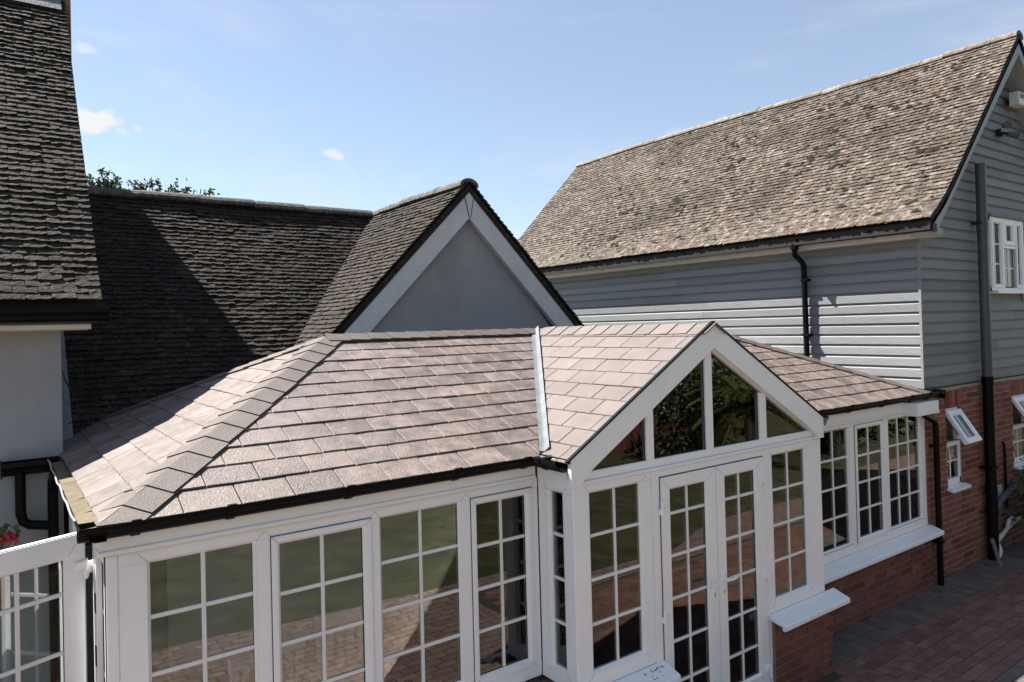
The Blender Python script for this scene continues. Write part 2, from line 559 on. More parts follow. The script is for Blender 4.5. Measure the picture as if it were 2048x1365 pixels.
def clip(poly, edges):
    """clip a 2D polygon by half planes (px,py,nx,ny): keep (p-P).n >= 0"""
    for (px, py, nx, ny) in edges:
        out = []
        for i in range(len(poly)):
            a = poly[i]
            b = poly[(i + 1) % len(poly)]
            da = (a[0] - px) * nx + (a[1] - py) * ny
            db = (b[0] - px) * nx + (b[1] - py) * ny
            if da >= 0:
                out.append(a)
            if (da >= 0) != (db >= 0):
                t = da / (da - db)
                out.append((a[0] + (b[0] - a[0]) * t, a[1] + (b[1] - a[1]) * t))
        poly = out
        if len(poly) < 3:
            return []
    return poly
def half_planes(poly):
    es = []
    n = len(poly)
    ar = sum(poly[i][0] * poly[(i + 1) % n][1] - poly[(i + 1) % n][0] * poly[i][1] for i in range(n))
    sg = 1 if ar > 0 else -1
    for i in range(n):
        a = poly[i]
        b = poly[(i + 1) % n]
        es.append((a[0], a[1], -(b[1] - a[1]) * sg, (b[0] - a[0]) * sg))
    return es
def area(p):
    return abs(sum(p[i][0] * p[(i + 1) % len(p)][1] - p[(i + 1) % len(p)][0] * p[i][1] for i in range(len(p)))) / 2

def slate_face(parent, O, es, et, nr, poly, w, ex, th, m, start=0.0, ragged=.003, ex0=None, edge=None):
    """lay slates over one roof face; poly in (s,t), pieces cut at its edges, each its own object"""
    O = V(O)
    es = V(es).normalized()
    et = V(et).normalized()
    nr = V(nr).normalized()
    hp = half_planes(poly)
    s0 = min(p[0] for p in poly)
    s1 = max(p[0] for p in poly)
    t1 = max(p[1] for p in poly)
    t = 0
    r = 0
    while t < t1 - .02:
        s = s0 - w + start + (w / 2 if r % 2 else 0) + U(-.006, .006)
        while s < s1:
            g = .0022
            tail = [(s + g + (w - 2 * g) * k / 4, t + U(-ragged, ragged)) for k in range(5)]
            pl = tail + [(s + w - g, t + ex * 1.22), (s + g, t + ex * 1.22)]
            pl = clip(pl, hp)
            if len(pl) >= 3 and area(pl) > .0018:
                zt = U(-.0015, .0015)
                tw = U(-.006, .006)
                def zf(p):
                    return th * (1 - (p[1] - t) / ex) + zt + tw * (p[0] - s)
                bot = [O + es * p[0] + et * p[1] + nr * zf(p) for p in pl]
                mid = [O + es * p[0] + et * p[1] + nr * (zf(p) + th - .0035) for p in pl]
                mb = MB()
                if area(pl) > .012:
                    ip = offset_poly(pl, .0045)
                    top = [O + es * p[0] + et * p[1] + nr * (zf(p) + th) for p in ip]
                    n = len(pl)
                    fs = [tuple(range(n - 1, -1, -1)), tuple(range(2 * n, 3 * n))]
                    for i in range(n):
                        j = (i + 1) % n
                        fs += [(i, j, n + j, n + i), (n + i, n + j, 2 * n + j, 2 * n + i)]
                    mb.add(bot + mid + top, fs)
                    if edge:
                        k = 1
                        for i in range(n):
                            # the riven tail and side edges are paler than the face
                            mb.mi[3 + 2 * i] = 1
                else:
                    mb.prism(bot, [q + nr * .003 for q in mid])
                part('slate', mb, [m, edge] if edge else m, parent)
            s += w
        t += ex0 if (ex0 and r == 0) else ex
        r += 1

def caps(parent, p0, p1, n1, n2, wing, step, th, m, name='ridge_tile', lift=.012, cot=None):
    """capping pieces over a hip or ridge, overlapping from p0 up to p1"""
    p0 = V(p0)
    p1 = V(p1)
    d = (p1 - p0)
    Ln = d.length
    u = d / Ln
    n1 = V(n1).normalized()
    n2 = V(n2).normalized()
    w1 = n1.cross(u).normalized()
    if w1.dot(n2) > 0:
        w1 = -w1
    w2 = n2.cross(u).normalized()
    if w2.dot(n1) > 0:
        w2 = -w2
    # each wing must point down its own face
    k = max(1, round(Ln / step))
    st = Ln / k
    bis = (n1 + n2).normalized()
    for i in range(k):
        a = i * st - .01
        b = (i + 1.25) * st if i < k - 1 else (i + 1) * st
        mb = MB()
        wj = wing * U(.97, 1.03)
        for (w_, n_) in ((w1, n1), (w2, n2)):
            def P(al, x, h):
                lf = lift * (1 - .8 * (al - a) / (b - a))
                return p0 + u * al + w_ * x + n_ * h + bis * lf
            aw = a + (wj * cot if cot and i == 0 else 0)
            bot = [P(a, 0, 0), P(aw, wj, 0), P(b, wj, 0), P(b, 0, 0)]
            top = [P(a, 0, 0) + bis * th, P(aw, wj, th), P(b, wj, th), P(b, 0, 0) + bis * th]
            mb.prism(bot, top)
        part(name, mb, m, parent)

def tile_variants(name, w, L, th, ga, m, n=6, rough=1.0):
    out = []
    for q in range(n):
        mb = MB()
        K = 4
        cur = U(-.004, .006) * rough
        row = []
        chip = R.random() < .35
        ck = R.randrange(K + 1)
        for k in range(K + 1):
            x = -w / 2 + .002 + (w - .004) * k / K
            y = U(-.004, .004) * rough + (.014 * rough if chip and k == ck else 0)
            z = th + U(-.002, .003) * rough + cur * (2 * k / K - 1) ** 2
            row.append((x, y, z))
        vs = []
        for (x, y, z) in row:
            vs += [(x, y, z), (x, y, z + th), (x, ga * .55, th * .45 + U(-.001, .002) * rough + th), (x, L, th * (1 - L / ga) + th), ]
        fs = []
        for k in range(K):
            a = k * 4
            b = a + 4
            fs += [(a, b, b + 1, a + 1), (a + 1, b + 1, b + 2, a + 2), (a + 2, b + 2, b + 3, a + 3)]
        # sides
        bl = len(vs)
        vs += [(row[0][0], L, th * (1 - L / ga)), (row[-1][0], L, th * (1 - L / ga))]
        fs += [(0, 1, 2, 3, bl), (K * 4, bl + 1, K * 4 + 3, K * 4 + 2, K * 4 + 1), (0, bl, bl + 1, K * 4)]
        mb.add(vs, fs)
        out.append(mb)
    return out

def tile_roof(parent, O, es, et, nr, s0, s1, rows, ga, w, variants, m, name='roof_tile', keep=lambda s, t, p: True, limit=300, bell=None, wob=1.0, sway=None):
    """old plain tiles: the ones that show largest become parts, the rest one joined part"""
    O = V(O)
    es = V(es).normalized()
    et = V(et).normalized()
    nr = V(nr).normalized()
    B = MX((es, et, nr)).transposed()
    items = []
    for r in range(rows):
        t = r * ga
        # joints stagger by half a tile; the verges are closed with half or one-and-a-half tiles
        js = [s0]
        x = s0 + (w if r % 2 == 0 else w * 1.5)
        while x < s1 - w * .3:
            js.append(x)
            x += w
        js.append(s1)
        dy = U(-.004, .004) * wob
        for a, b_ in zip(js, js[1:]):
            c = (a + b_) / 2
            dz = bell(t) if bell else 0
            if sway:
                dz += sway(c, t)
            p = O + es * c + et * (t + dy + U(-.003, .003) * wob) + nr * (dz + U(-.003, .004) * wob)
            if keep(c, t, p):
                rot = MX.Rotation(U(-.010, .010) * wob, 3, 'Z') @ MX.Rotation(U(-.012, .03) * wob, 3, 'X') @ MX.Rotation(U(-.012, .012) * wob, 3, 'Y')
                Bm = (B @ rot).to_4x4()
                Bm.translation = p
                items.append((p, Bm @ MX.Diagonal(((b_ - a) / w, 1, 1, 1)), R.randrange(len(variants))))
    def score(it):
        p = it[0]
        return (0 if inview(p, 10) else 1000) + (p - CO).length
    order = sorted(range(len(items)), key=lambda i: score(items[i]))
    chosen = set(i for i in order[:limit] if inview(items[i][0], 10))
    mes = [v.mesh(name, [m]) for v in variants]
    rest = MB()
    for i, (p, mw, q) in enumerate(items):
        if i in chosen:
            inst(name, mes[q], mw, parent)
        else:
            v = variants[q]
            rest.add([mw @ a for a in v.v], v.f)
    if rest.v:
        part('far_roof_tile', rest, m, parent, kind='stuff')
    return items

def bricks(parent, f, a0, a1, b0, b1, m, bm_, proud=.006, holes=(), limit=300, name='brick', score=None, lb=.215, hb=.065, j=.010, jm=.0015):
    """running-bond bricks on the wall frame f; holes: (a0,a1,b0,b1)"""
    mes = {}
    items = []
    row = 0
    b = b0 + j
    while b + hb <= b1 + .02:
        a = a0 - (0 if row % 2 == 0 else (lb + j) / 2)
        while a < a1 - .02:
            segs = [(max(a, a0), min(a + lb, a1))]
            for (h0, h1, hb0, hb1) in holes:
                if b + hb > hb0 and b < hb1:
                    ns = []
                    for (x0, x1) in segs:
                        if x1 <= h0 or x0 >= h1:
                            ns.append((x0, x1))
                        else:
                            if x0 < h0:
                                ns.append((x0, h0))
                            if x1 > h1:
                                ns.append((h1, x1))
                    segs = ns
            for (x0, x1) in segs:
                if x1 - x0 > .03:
                    items.append((x0, x1, b, min(b + hb, b1)))
            a += lb + j
        b += hb + j
        row += 1
    sc = []
    for it in items:
        p = f((it[0] + it[1]) / 2, (it[2] + it[3]) / 2, 0)
        sc.append((0 if inview(p, 5) else 1000) + (p - CO).length)
    order = sorted(range(len(items)), key=lambda i: sc[i])
    chosen = set(order[:limit])
    rest = MB()
    for i, (x0, x1, y0, y1) in enumerate(items):
        q = proud + U(-jm, jm)
        mb = MB() if i in chosen else rest
        mb.bbox((x0 + U(0, .002), y0 + U(0, .0015), -.05), (x1 - U(0, .002), y1 - U(0, .0015), q), .003, 0, f)
        if i in chosen:
            part(name, mb, m, parent)
    if rest.v:
        part('far_brick', rest, m, parent, kind='stuff')

def offset_poly(poly, d):
    n = len(poly)
    ar = sum(poly[i][0] * poly[(i + 1) % n][1] - poly[(i + 1) % n][0] * poly[i][1] for i in range(n))
    sg = 1 if ar > 0 else -1
    out = []
    for i in range(n):
        p = V(poly[i])
        a = V(poly[i - 1])
        b = V(poly[(i + 1) % n])
        e1 = (p - a).normalized()
        e2 = (b - p).normalized()
        n1 = V((-e1.y, e1.x)) * sg
        n2 = V((-e2.y, e2.x)) * sg
        k = 1 + n1.dot(n2)
        q = p + (n1 + n2) * (d / max(.15, k))
        out.append((q.x, q.y))
    return out
def ring(mb, poly, prof, f, mi=0):
    """mitred frame: prof = [(inset, height)...] swept round the polygon"""
    n = len(poly)
    vs = []
    for (d, h) in prof:
        vs += [f(x, y, h) for x, y in offset_poly(poly, d)]
    fs = []
    for k in range(len(prof) - 1):
        for i in range(n):
            j = (i + 1) % n
            fs.append((k * n + i, k * n + j, (k + 1) * n + j, (k + 1) * n + i))
    mb.add(vs, fs, mi)
def rect(a0, a1, b0, b1):
    return [(a0, b0), (a1, b0), (a1, b1), (a0, b1)]
def seams(mb, poly, width, f, h, mi=1):
    """the fine weld line at each mitred corner"""
    q = offset_poly(poly, width)
    for i in range(len(poly)):
        a = V((*poly[i], 0))
        b = V((*q[i], 0))
        d = (b - a).normalized()
        s = V((-d.y, d.x, 0)) * .0007
        a2 = a + d * .003
        b2 = b - d * .02
        mb.prism([f(p.x, p.y, h - .002) for p in (a2 - s, b2 - s, b2 + s, a2 + s)], [f(p.x, p.y, h + .0006) for p in (a2 - s, b2 - s, b2 + s, a2 + s)], mi)
def pane(parent, poly, f, h=-.034, bars_a=(), bars_b=(), b_span=None, bw=.011, a_rng=None):
    """one glazed unit with its glazing bars, set at depth h"""
    g = offset_poly(poly, -.006)
    part('pane', MB().prism([f(x, y, h - .004) for x, y in g], [f(x, y, h) for x, y in g]), M['glass'], parent)
    gk = MB()
    ring(gk, offset_poly(poly, -.004), [(0, h + .006), (.004, h + .007), (.007, h + .002)], f)
    part('gasket', gk, M['gasket'], parent)
    xs = [p[0] for p in poly]
    ys = [p[1] for p in poly]
    for a in bars_a:
        part('glazing_bar', MB().bbox((a - bw, min(ys), h - .002), (a + bw, max(ys), h + .0075), .003, 0, f), M['upvc_bar'], parent)
    for b in bars_b:
        part('glazing_bar', MB().bbox((min(xs), b - bw, h - .002), (max(xs), b + bw, h + .006), .003, 0, f), M['upvc_bar'], parent)
def sash(parent, a0, a1, b0, b1, f, wd=.048, h=.014, name='sash', cols=2, rows=4, hb=None):
    mb = MB()
    pl = rect(a0, a1, b0, b1)
    ring(mb, pl, [(0, -.05), (0, h - .003), (.003, h), (wd - .017, h), (wd, h - .022), (wd, -.05)], f)
    seams(mb, pl, wd, f, h)
    o = part(name, mb, [M['upvc'], M['gasket']], parent)
    gk = MB()
    ring(gk, offset_poly(pl, -.004), [(0, .0005), (0, .003), (.006, .003)], f)
    part('gasket', gk, M['gasket'], parent)
    ip = rect(a0 + wd, a1 - wd, b0 + wd, b1 - wd)
    ba = [a0 + wd + (a1 - a0 - 2 * wd) * k / cols for k in range(1, cols)]
    bb = hb if hb is not None else [b0 + wd + (b1 - b0 - 2 * wd) * k / rows for k in range(1, rows)]
    pane(o, ip, f, -.02, ba, bb)
    return o
def lights_frame(parent, a0, a1, b0, b1, openings, f, name='window_frame', h=0, depth=.065):
    """outer frame with openings cut in it; openings: list of (x0,x1,y0,y1) sorted along a"""
    mb = MB()
    xs = [a0] + [v for o in openings for v in (o[0], o[1])] + [a1]
    y0 = min(o[2] for o in openings)
    y1 = max(o[3] for o in openings)
    bv = .004
    # rails
    mb.bbox((a0, y1, -depth), (a1, b1, h), bv, 0, f)
    mb.bbox((a0, b0, -depth), (a1, y0, h), bv, 0, f)
    for i in range(0, len(xs), 2):
        mb.bbox((xs[i] - .0, y0 - .001, -depth + .002), (xs[i + 1], y1 + .001, h - .0012), .0045, 0, f)
    # inner bead slopes and mitre weld lines
    for (x0, x1, q0, q1) in openings:
        pl = rect(x0 - .001, x1 + .001, q0 - .001, q1 + .001)
        ring(mb, pl, [(0, h - .002), (.014, h - .024), (.014, -depth)], f)
        e = .05
        for (cx, cy, sx, sy) in ((x0, q0, -1, -1), (x1, q0, 1, -1), (x1, q1, 1, 1), (x0, q1, -1, 1)):
            d = V((sx, sy, 0)).normalized()
            s = V((-d.y, d.x, 0)) * .0007
            a = V((cx, cy, 0)) + d * .002
            b = V((cx, cy, 0)) + d * min(.06, (b1 - y1) * 1.1)
            mb.prism([f(p.x, p.y, h - .004) for p in (a - s, b - s, b + s, a + s)], [f(p.x, p.y, h + .0006) for p in (a - s, b - s, b + s, a + s)], 1)
    return part(name, mb, [M['upvc'], M['gasket']], parent)

def gutter_prof(w=.112, h=.076, t=.004):
    """open-topped ogee gutter seen end on: a outward, b up from the lip"""
    o = [(0, .004), (0, -h), (w * .45, -h), (w * .62, -h * .86), (w * .70, -h * .55), (w * .98, -h * .36), (w, -h * .30), (w, 0)]
    i = [(w - t, 0), (w - t, -h * .28), (w * .67, -h * .50), (w * .58, -h * .80), (w * .44, -h + t), (t, -h + t), (t, .004)]
    return o + i
def gutter_run(parent, path, w=.112, h=.076, name='gutter'):
    mb = MB()
    mb.sweep(gutter_prof(w, h), path)
    return part(name, mb, M['gutter'], parent)
def bracket(parent, o, A, T, w=.112, h=.076, name='bracket'):
    """gutter clip: a slightly larger slice round the gutter"""
    o = V(o)
    A = V(A)
    T = V(T)
    pr = [(.0, .010), (0, -h - .006), (w * .47, -h - .006), (w * .66, -h * .86), (w * .74, -h * .52), (w + .006, -h * .36), (w + .007, .007), (w - .012, .007), (w - .012, .001), (.01, .001)]
    mb = MB()
    mb.sweep(pr, [(o - T * .021, A, V((0, 0, 1))), (o + T * .021, A, V((0, 0, 1)))])
    part(name, mb, M['gutter'], parent)


# ================================================================== THE SETTING
structure('lawn', MB().prism([(-500, -600, -.4), (600, -600, -.4), (600, 600, -.4), (-500, 600, -.4)], [(-500, -600, -.012), (600, -600, -.012), (600, 600, -.012), (-500, 600, -.012)]), M['lawn'])
pq = [(-7, -.35), (1.5, .08), (4, .42), (7.5, .45), (8.9, -.1), (18, .1), (18, 4.1), (-7, 4.1)]
pav = MB().prism([(x, y, -.3) for x, y in pq], [(x, y, -.008) for x, y in pq])
pav.prism([(-7, 4.1, -.3), (.5, 4.1, -.3), (.5, 6.4, -.3), (-7, 6.4, -.3)], [(-7, 4.1, -.008), (.5, 4.1, -.008), (.5, 6.4, -.008), (-7, 6.4, -.008)])
paving = structure('paving', pav, M['paving'])

def lay_pavers():
    items = []
    def add(x, y, lx, ly, kind):
        items.append((x, y, lx, ly, kind))
    # a soldier border against the walls, then a red field with a grey band across it
    def clear(x, y):
        if 3.0 < x < 5.96 and y > 3.50:
            return False
        return y < 3.95
    y = 3.86
    x = 5.0
    while x < 14.2:
        for k in range(2):
            yy = 3.86 - k * .205
            if clear(x, yy):
                add(x, yy, .098, .2, 'g')
        x += .103
    bands = [(3.555, 3.555, 'b')]
    row = 0
    y = 3.50
    while y > .9:
        kind = 'g' if 2.26 < y < 2.62 else 'r'
        x = 4.6 + (.1025 if row % 2 else 0) + U(-.004, .004)
        while x < 13.6:
            if clear(x, y + .03) and (y < 3.42 or x > 6.0):
                add(x, y, .2, .098, kind)
            x += .205
        y -= .103
        row += 1
    sc = [((0 if inview((a[0], a[1], 0), 0) else 1000) + (V((a[0], a[1], 0)) - CO).length) for a in items]
    order = sorted(range(len(items)), key=lambda i: sc[i])
    ch = set(order[:300])
    rest = MB()
    rest_g = MB()
    for i, (x, y, lx, ly, k) in enumerate(items):
        mb = MB() if i in ch else (rest if k == 'r' else rest_g)
        t = .006 + U(-.003, .003)
        tx = U(-.004, .004)
        f = lambda a, b, c, x=x, y=y, tx=tx: V((x + a, y + b, c + a * tx * 5))
        mb.bbox((-lx / 2, -ly / 2, -.05), (lx / 2, ly / 2, t), .004, 0, f)
        if i in ch:
            part('paver', mb, M['paver'] if k == 'r' else M['paver_grey'], paving)
    part('far_paver', rest, M['paver'], paving, kind='stuff')
    part('far_grey_paver', rest_g, M['paver_grey'], paving, kind='stuff')
lay_pavers()
joint = MB().prism([(4.4, .8, -.05), (14.3, .8, -.05), (14.3, 4.0, -.05), (4.4, 4.0, -.05)], [(4.4, .8, -.003), (14.3, .8, -.003), (14.3, 4.0, -.003), (4.4, 4.0, -.003)])
part('joint_sand', joint, M['sand'], paving, kind='stuff')

# ================================================================== THE CONSERVATORY
XL, XR, YF, YP = .41, 8.69, 3.96, 3.585
PXL, PXR, PXC = 3.035, 5.92, 4.46
ZE, ZR, YR = 2.235, 3.055, 5.75
PITCH = (ZR - ZE) / (YR - 3.9)
con = root('conservatory', 'white framed conservatory with new brown slate roof, porch gable and double doors', 'conservatory', (PXC, 5.4, 0))
ff = fr((0, YF, 0), (1, 0, 0), (0, -1, 0))
fp = fr((0, YP, 0), (1, 0, 0), (0, -1, 0))

# frames of the main front, left of the porch
WZ0, WZ1 = .70, 2.062
F1 = lights_frame(con, .462, PXL - .002, WZ0, WZ1, [(.592, 1.117, .84, 1.998), (1.205, 1.772, .80, 1.998), (1.843, 2.406, .84, 1.998), (2.490, 2.966, .80, 1.998)], ff)
for (a, b) in ((.592, 1.117), (1.843, 2.406)):
    pane(F1, rect(a + .012, b - .012, .852, 1.986), ff, -.032, [(a + b) / 2], [1.712, 1.425, 1.138])
sash(F1, 1.196, 1.780, .795, 2.003, ff)
sash(F1, 2.482, 2.972, .795, 2.003, ff)
part('corner_post', MB().bbox((XL, .05, -.07), (.461, WZ1 - .001, .003), .004, 0, ff), M['upvc'], con)
# eaves fascia above the frames
for (a, b, z0, z1) in ((XL - .03, PXL - .03, 2.064, 2.175), (PXR, 8.685, 2.037, 2.19)):
    fo_ = part('eaves_fascia', MB().bbox((a, z0, -.06), (b, z1, .018), .004, 0, ff), M['upvc'], con)
    part('fascia_bead', MB().bbox((a - .004, z0, -.05), (b + .0, z0 + .028, .026), .006, 0, ff), M['upvc'], fo_)

# right of the porch
F2 = lights_frame(con, PXR + .002, 8.685, WZ0, 2.035, [(6.517, 7.065, .80, 1.99), (7.167, 7.742, .79, 1.995), (7.857, 8.590, .80, 1.99)], ff)
pane(F2, rect(6.527, 7.055, .812, 1.98), ff, -.032, [6.79], [1.69, 1.40, 1.105])
sash(F2, 7.160, 7.750, .785, 2.0, ff)
pane(F2, rect(7.867, 8.580, .812, 1.98), ff, -.032, [8.105, 8.343], [1.69, 1.40, 1.105])

# porch front: two side lights, door frame between them
F3 = lights_frame(con, PXL + .002, 3.772, WZ0, 2.055, [(3.178, 3.672, .80, 2.0)], fp)
pane(F3, rect(3.188, 3.662, .81, 1.99), fp, -.032, [3.425], [1.70, 1.405, 1.11])
F4 = lights_frame(con, 5.106, PXR - .002, WZ0, 2.055, [(5.196, 5.700, .79, 1.995)], fp)
pane(F4, rect(5.206, 5.690, .80, 1.985), fp, -.032, [5.448], [1.69, 1.395, 1.10])
df = MB()
df.bbox((3.774, .05, -.06), (3.846, 2.055, 0), .004, 0, fp)
df.bbox((5.066, .05, -.06), (5.104, 2.055, 0), .004, 0, fp)
df.bbox((3.846, 2.003, -.06), (5.066, 2.055, -.001), .004, 0, fp)
df.box((3.78, .0, -.08), (5.10, .05, .02), 0, fp)
part('door_frame', df, M['upvc'], con)

def hinge(parent, f, a, b, side):
    """butt hinge with its cover leaf lying on the door"""
    mb = MB()
    mb.tube([f(a, b - .055, .022), f(a, b + .05, .022)], .013, 12)
    mb.bbox((min(a, a + side * .062), b - .004, .006), (max(a, a + side * .062), b + .045, .030), .008, 0, f)
    mb.bbox((min(a, a - side * .022), b - .05, .002), (max(a, a - side * .022), b - .012, .024), .006, 0, f)
    part('hinge', mb, M['upvc'], parent)
def handle(parent, f, a, b, side):
    mb = MB()
    mb.bbox((a - .014, b - .145, .012), (a + .014, b + .075, .021), .005, 0, f)
    mb.tube([f(a, b + .03, .02), f(a, b + .03, .058)], .011, 10)
    mb.tube([f(a, b + .03, .055), f(a + side * .02, b + .03, .062), f(a + side * .06, b + .028, .062), f(a + side * .118, b + .034, .058)], .0095, 10)
    o = part('handle', mb, M['upvc'], parent)
    kh = MB()
    kh.tube([f(a, b - .055, .0212), f(a, b - .055, .0225)], .006, 10)
    kh.bbox((a - .003, b - .082, .0205), (a + .003, b - .055, .0224), .0005, 0, f)
    part('keyhole', kh, M['gasket'], parent)
def door_leaf(parent, f, a0, a1, b0, b1, name='door', sl=.098, sr=.098, gb=.27, gt=1.898, bars=(1.72, 1.41, 1.10, .79, .49), label=None, h=.012):
    mb = MB()
    ring(mb, rect(a0, a1, gb, b1), [(0, -.05), (0, h - .003), (.003, h), (.012, h)], f)
    pl = rect(a0, a1, b0, b1)
    g = rect(a0 + sl, a1 - sr, gb, gt)
    # leaf face as four mitred members
    o4 = pl
    i4 = rect(a0 + sl - .016, a1 - sr + .016, gb - .016, gt + .016)
    vs = [f(x, y, h) for x, y in o4] + [f(x, y, h) for x, y in i4] + [f(x, y, h - .02) for x, y in g] + [f(x, y, -.05) for x, y in g] + [f(x, y, -.05) for x, y in o4]
    fs = []
    for k in range(4):
        for q in range(4):
            w = (q + 1) % 4
            fs.append((k * 4 + q, k * 4 + w, (k + 1) * 4 + w, (k + 1) * 4 + q))
    for q in range(4):
        w = (q + 1) % 4
        fs.append((16 + q, 16 + w, w, q))
    mb2 = MB()
    mb2.add(vs, fs)
    for q in range(4):
        a = V((*o4[q], 0))
        b = V((*i4[q], 0))
        d = (b - a).normalized()
        s = V((-d.y, d.x, 0)) * .0007
        a, b = a + d * .003, b - d * .004
        mb2.prism([f(p.x, p.y, h - .003) for p in (a - s, b - s, b + s, a + s)], [f(p.x, p.y, h + .0006) for p in (a - s, b - s, b + s, a + s)], 1)
    o = part(name, mb2, [M['upvc'], M['gasket']], parent, label)
    gk = MB()
    ring(gk, offset_poly(pl, -.004), [(0, .0005), (0, .004), (.006, .004)], f)
    part('gasket', gk, M['gasket'], o)
    pane(o, rect(a0 + sl, a1 - sr, gb, gt), f, -.018, [(a0 + sl + a1 - sr) / 2], bars)
    return o
D1 = door_leaf(con, fp, 3.850, 4.455, .055, 1.998, sl=.105, sr=.108)
D2 = door_leaf(con, fp, 4.461, 5.062, .055, 1.998, sl=.115, sr=.108, gt=1.902)
for z in (1.79, 1.02, .27):
    hinge(D1, fp, 3.848, z, 1)
    hinge(D2, fp, 5.066, z, -1)
handle(D1, fp, 4.402, 1.10, -1)
handle(D2, fp, 4.515, 1.10, 1)

# porch cheeks (the short glazed returns)
for (x, ox) in ((PXL, -1), (PXR, 1)):
    fc = fr((x, YF, 0), (0, -1, 0), (ox, 0, 0))
    L_ = YF - YP
    G = lights_frame(con, .0, L_ - .004, WZ0, 2.06, [(.105, .262, .80, 2.0)], fc, depth=.06)
    pane(G, rect(.115, .252, .81, 1.99), fc, -.03, [], [1.70, 1.405, 1.11])
    part('cheek_fascia', MB().bbox((.02, 2.061, -.05), (L_ - .035, 2.175, .018), .004, 0, fc), M['upvc'], con)

# gable glazing above the doors
BW = .165
slope = (3.10 - 2.235) / (5.925 - PXC)
def zb(x, d):
    """underside line of the bargeboard, d below its upper edge"""
    return 3.10 - slope * abs(x - PXC) - d
tb = MB()
tb.bbox((PXL, 2.056, -.06), (PXR, 2.079, .012), .005, 0, fp)
tb.bbox((PXL + .08, 2.080, -.06), (PXR - .08, 2.136, -.004), .005, 0, fp)
part('transom', tb, M['upvc'], con)
gf = MB()
def gpost(x0, x1):
    top = zb((x0 + x1) / 2, .20)
    gf.bbox((x0, 2.13, -.06), (x1, top, -.004), .005, 0, fp)
for (x0, x1) in ((3.738, 3.812), (4.394, 4.472), (5.061, 5.149)):
    gpost(x0, x1)
for sx in (-1, 1):
    a = (PXC, zb(PXC, .12))
    xe = PXC + sx * 1.40
    e = (xe, zb(xe, .12))
    q = [(PXC, a[1]), (xe, e[1]), (xe, e[1] - .075), (PXC, a[1] - .085)]
    gf.prism([fp(x, y, -.06) for x, y in q], [fp(x, y, -.006) for x, y in q])
gfo = part('gable_frame', gf, M['upvc'], con)
def tri(x0, x1):
    d = .222
    p = [(x0, 2.14), (x1, 2.14)]
    lo = PXL + .13
    if zb(x1, d) > 2.15:
        p.append((x1, zb(x1, d)))
    if zb(x0, d) > 2.15:
        p.append((x0, zb(x0, d)))
    return p
xl = PXC - (3.10 - .222 - 2.14) / slope
xr = PXC + (3.10 - .222 - 2.14) / slope
for q in ([(xl, 2.14), (3.736, 2.14), (3.736, zb(3.736, .222))], tri(3.814, 4.392), tri(4.474, 5.059), [(5.151, 2.14), (xr, 2.14), (5.151, zb(5.151, .222))]):
    pane(gfo, q, fp, -.03)
# bargeboards, each a thick board with a plumb cut at the apex and a square foot
for sx in (-1, 1):
    xe = PXC + sx * 1.462
    q = [(PXC, 3.10), (xe, zb(xe, 0)), (xe, 2.062), (xe - sx * .075, 2.062), (xe - sx * .185, zb(xe - sx * .185, .19)), (PXC, 3.10 - .19)]
    mb = MB()
    mb.prism([fp(x, y, .0) for x, y in q], [fp(x, y, .032) for x, y in q])
    part('bargeboard', mb, M['upvc'], con)
    # dry verge trim over the bargeboard
    d = V((sx, -slope)).normalized()
    n_ = V((sx * slope, 1)).normalized()
    t0 = V((PXC, 3.105))
    t1 = V((xe + sx * .03, zb(xe + sx * .03, -.005)))
    q = [t0, t1, t1 + n_ * .012, t0 + V((0, .014))]
    part('verge_trim', MB().prism([fp(p.x, p.y, .012) for p in q], [fp(p.x, p.y, .038) for p in q]), M['gutter'], con)

# window sills
def sill(x0, x1, f, name='window_sill'):
    q = [(.0, .700), (.0, .665), (.125, .640), (.125, .612), (.152, .612), (.152, .645), (.145, .653)]
    mb = MB()
    n = len(q)
    vs = [f(x0, b, a) for a, b in q] + [f(x1, b, a) for a, b in q]
    mb.add(vs, [tuple(range(n)), tuple(range(2 * n - 1, n - 1, -1))] + [(i, (i + 1) % n, n + (i + 1) % n, n + i) for i in range(n)])
    o = part(name, mb, M['upvc'], con)
    return o
sill(PXR + .16, 8.74, ff)
sill(5.09, 6.055, fp)
s1 = sill(2.89, 3.845, fp)
sill(.40, PXL - .15, ff)
crumbs = MB()
for k in range(16):
    x = 3.72 + U(-.12, .10)
    y = U(.03, .13)
    z = .70 - y * .36 + .001
    p = fp(x, z, y)
    d = V((U(-1, 1), U(-1, 1), 0)).normalized() * U(.004, .011)
    n_ = V((-d.y, d.x, 0)) * .25
    crumbs.prism([p - d - n_, p + d - n_, p + d + n_, p - d + n_], [q_ + V((0, 0, .004)) for q_ in (p - d - n_, p + d - n_, p + d + n_, p - d + n_)])
part('debris', crumbs, M['dark'], s1, kind='stuff')

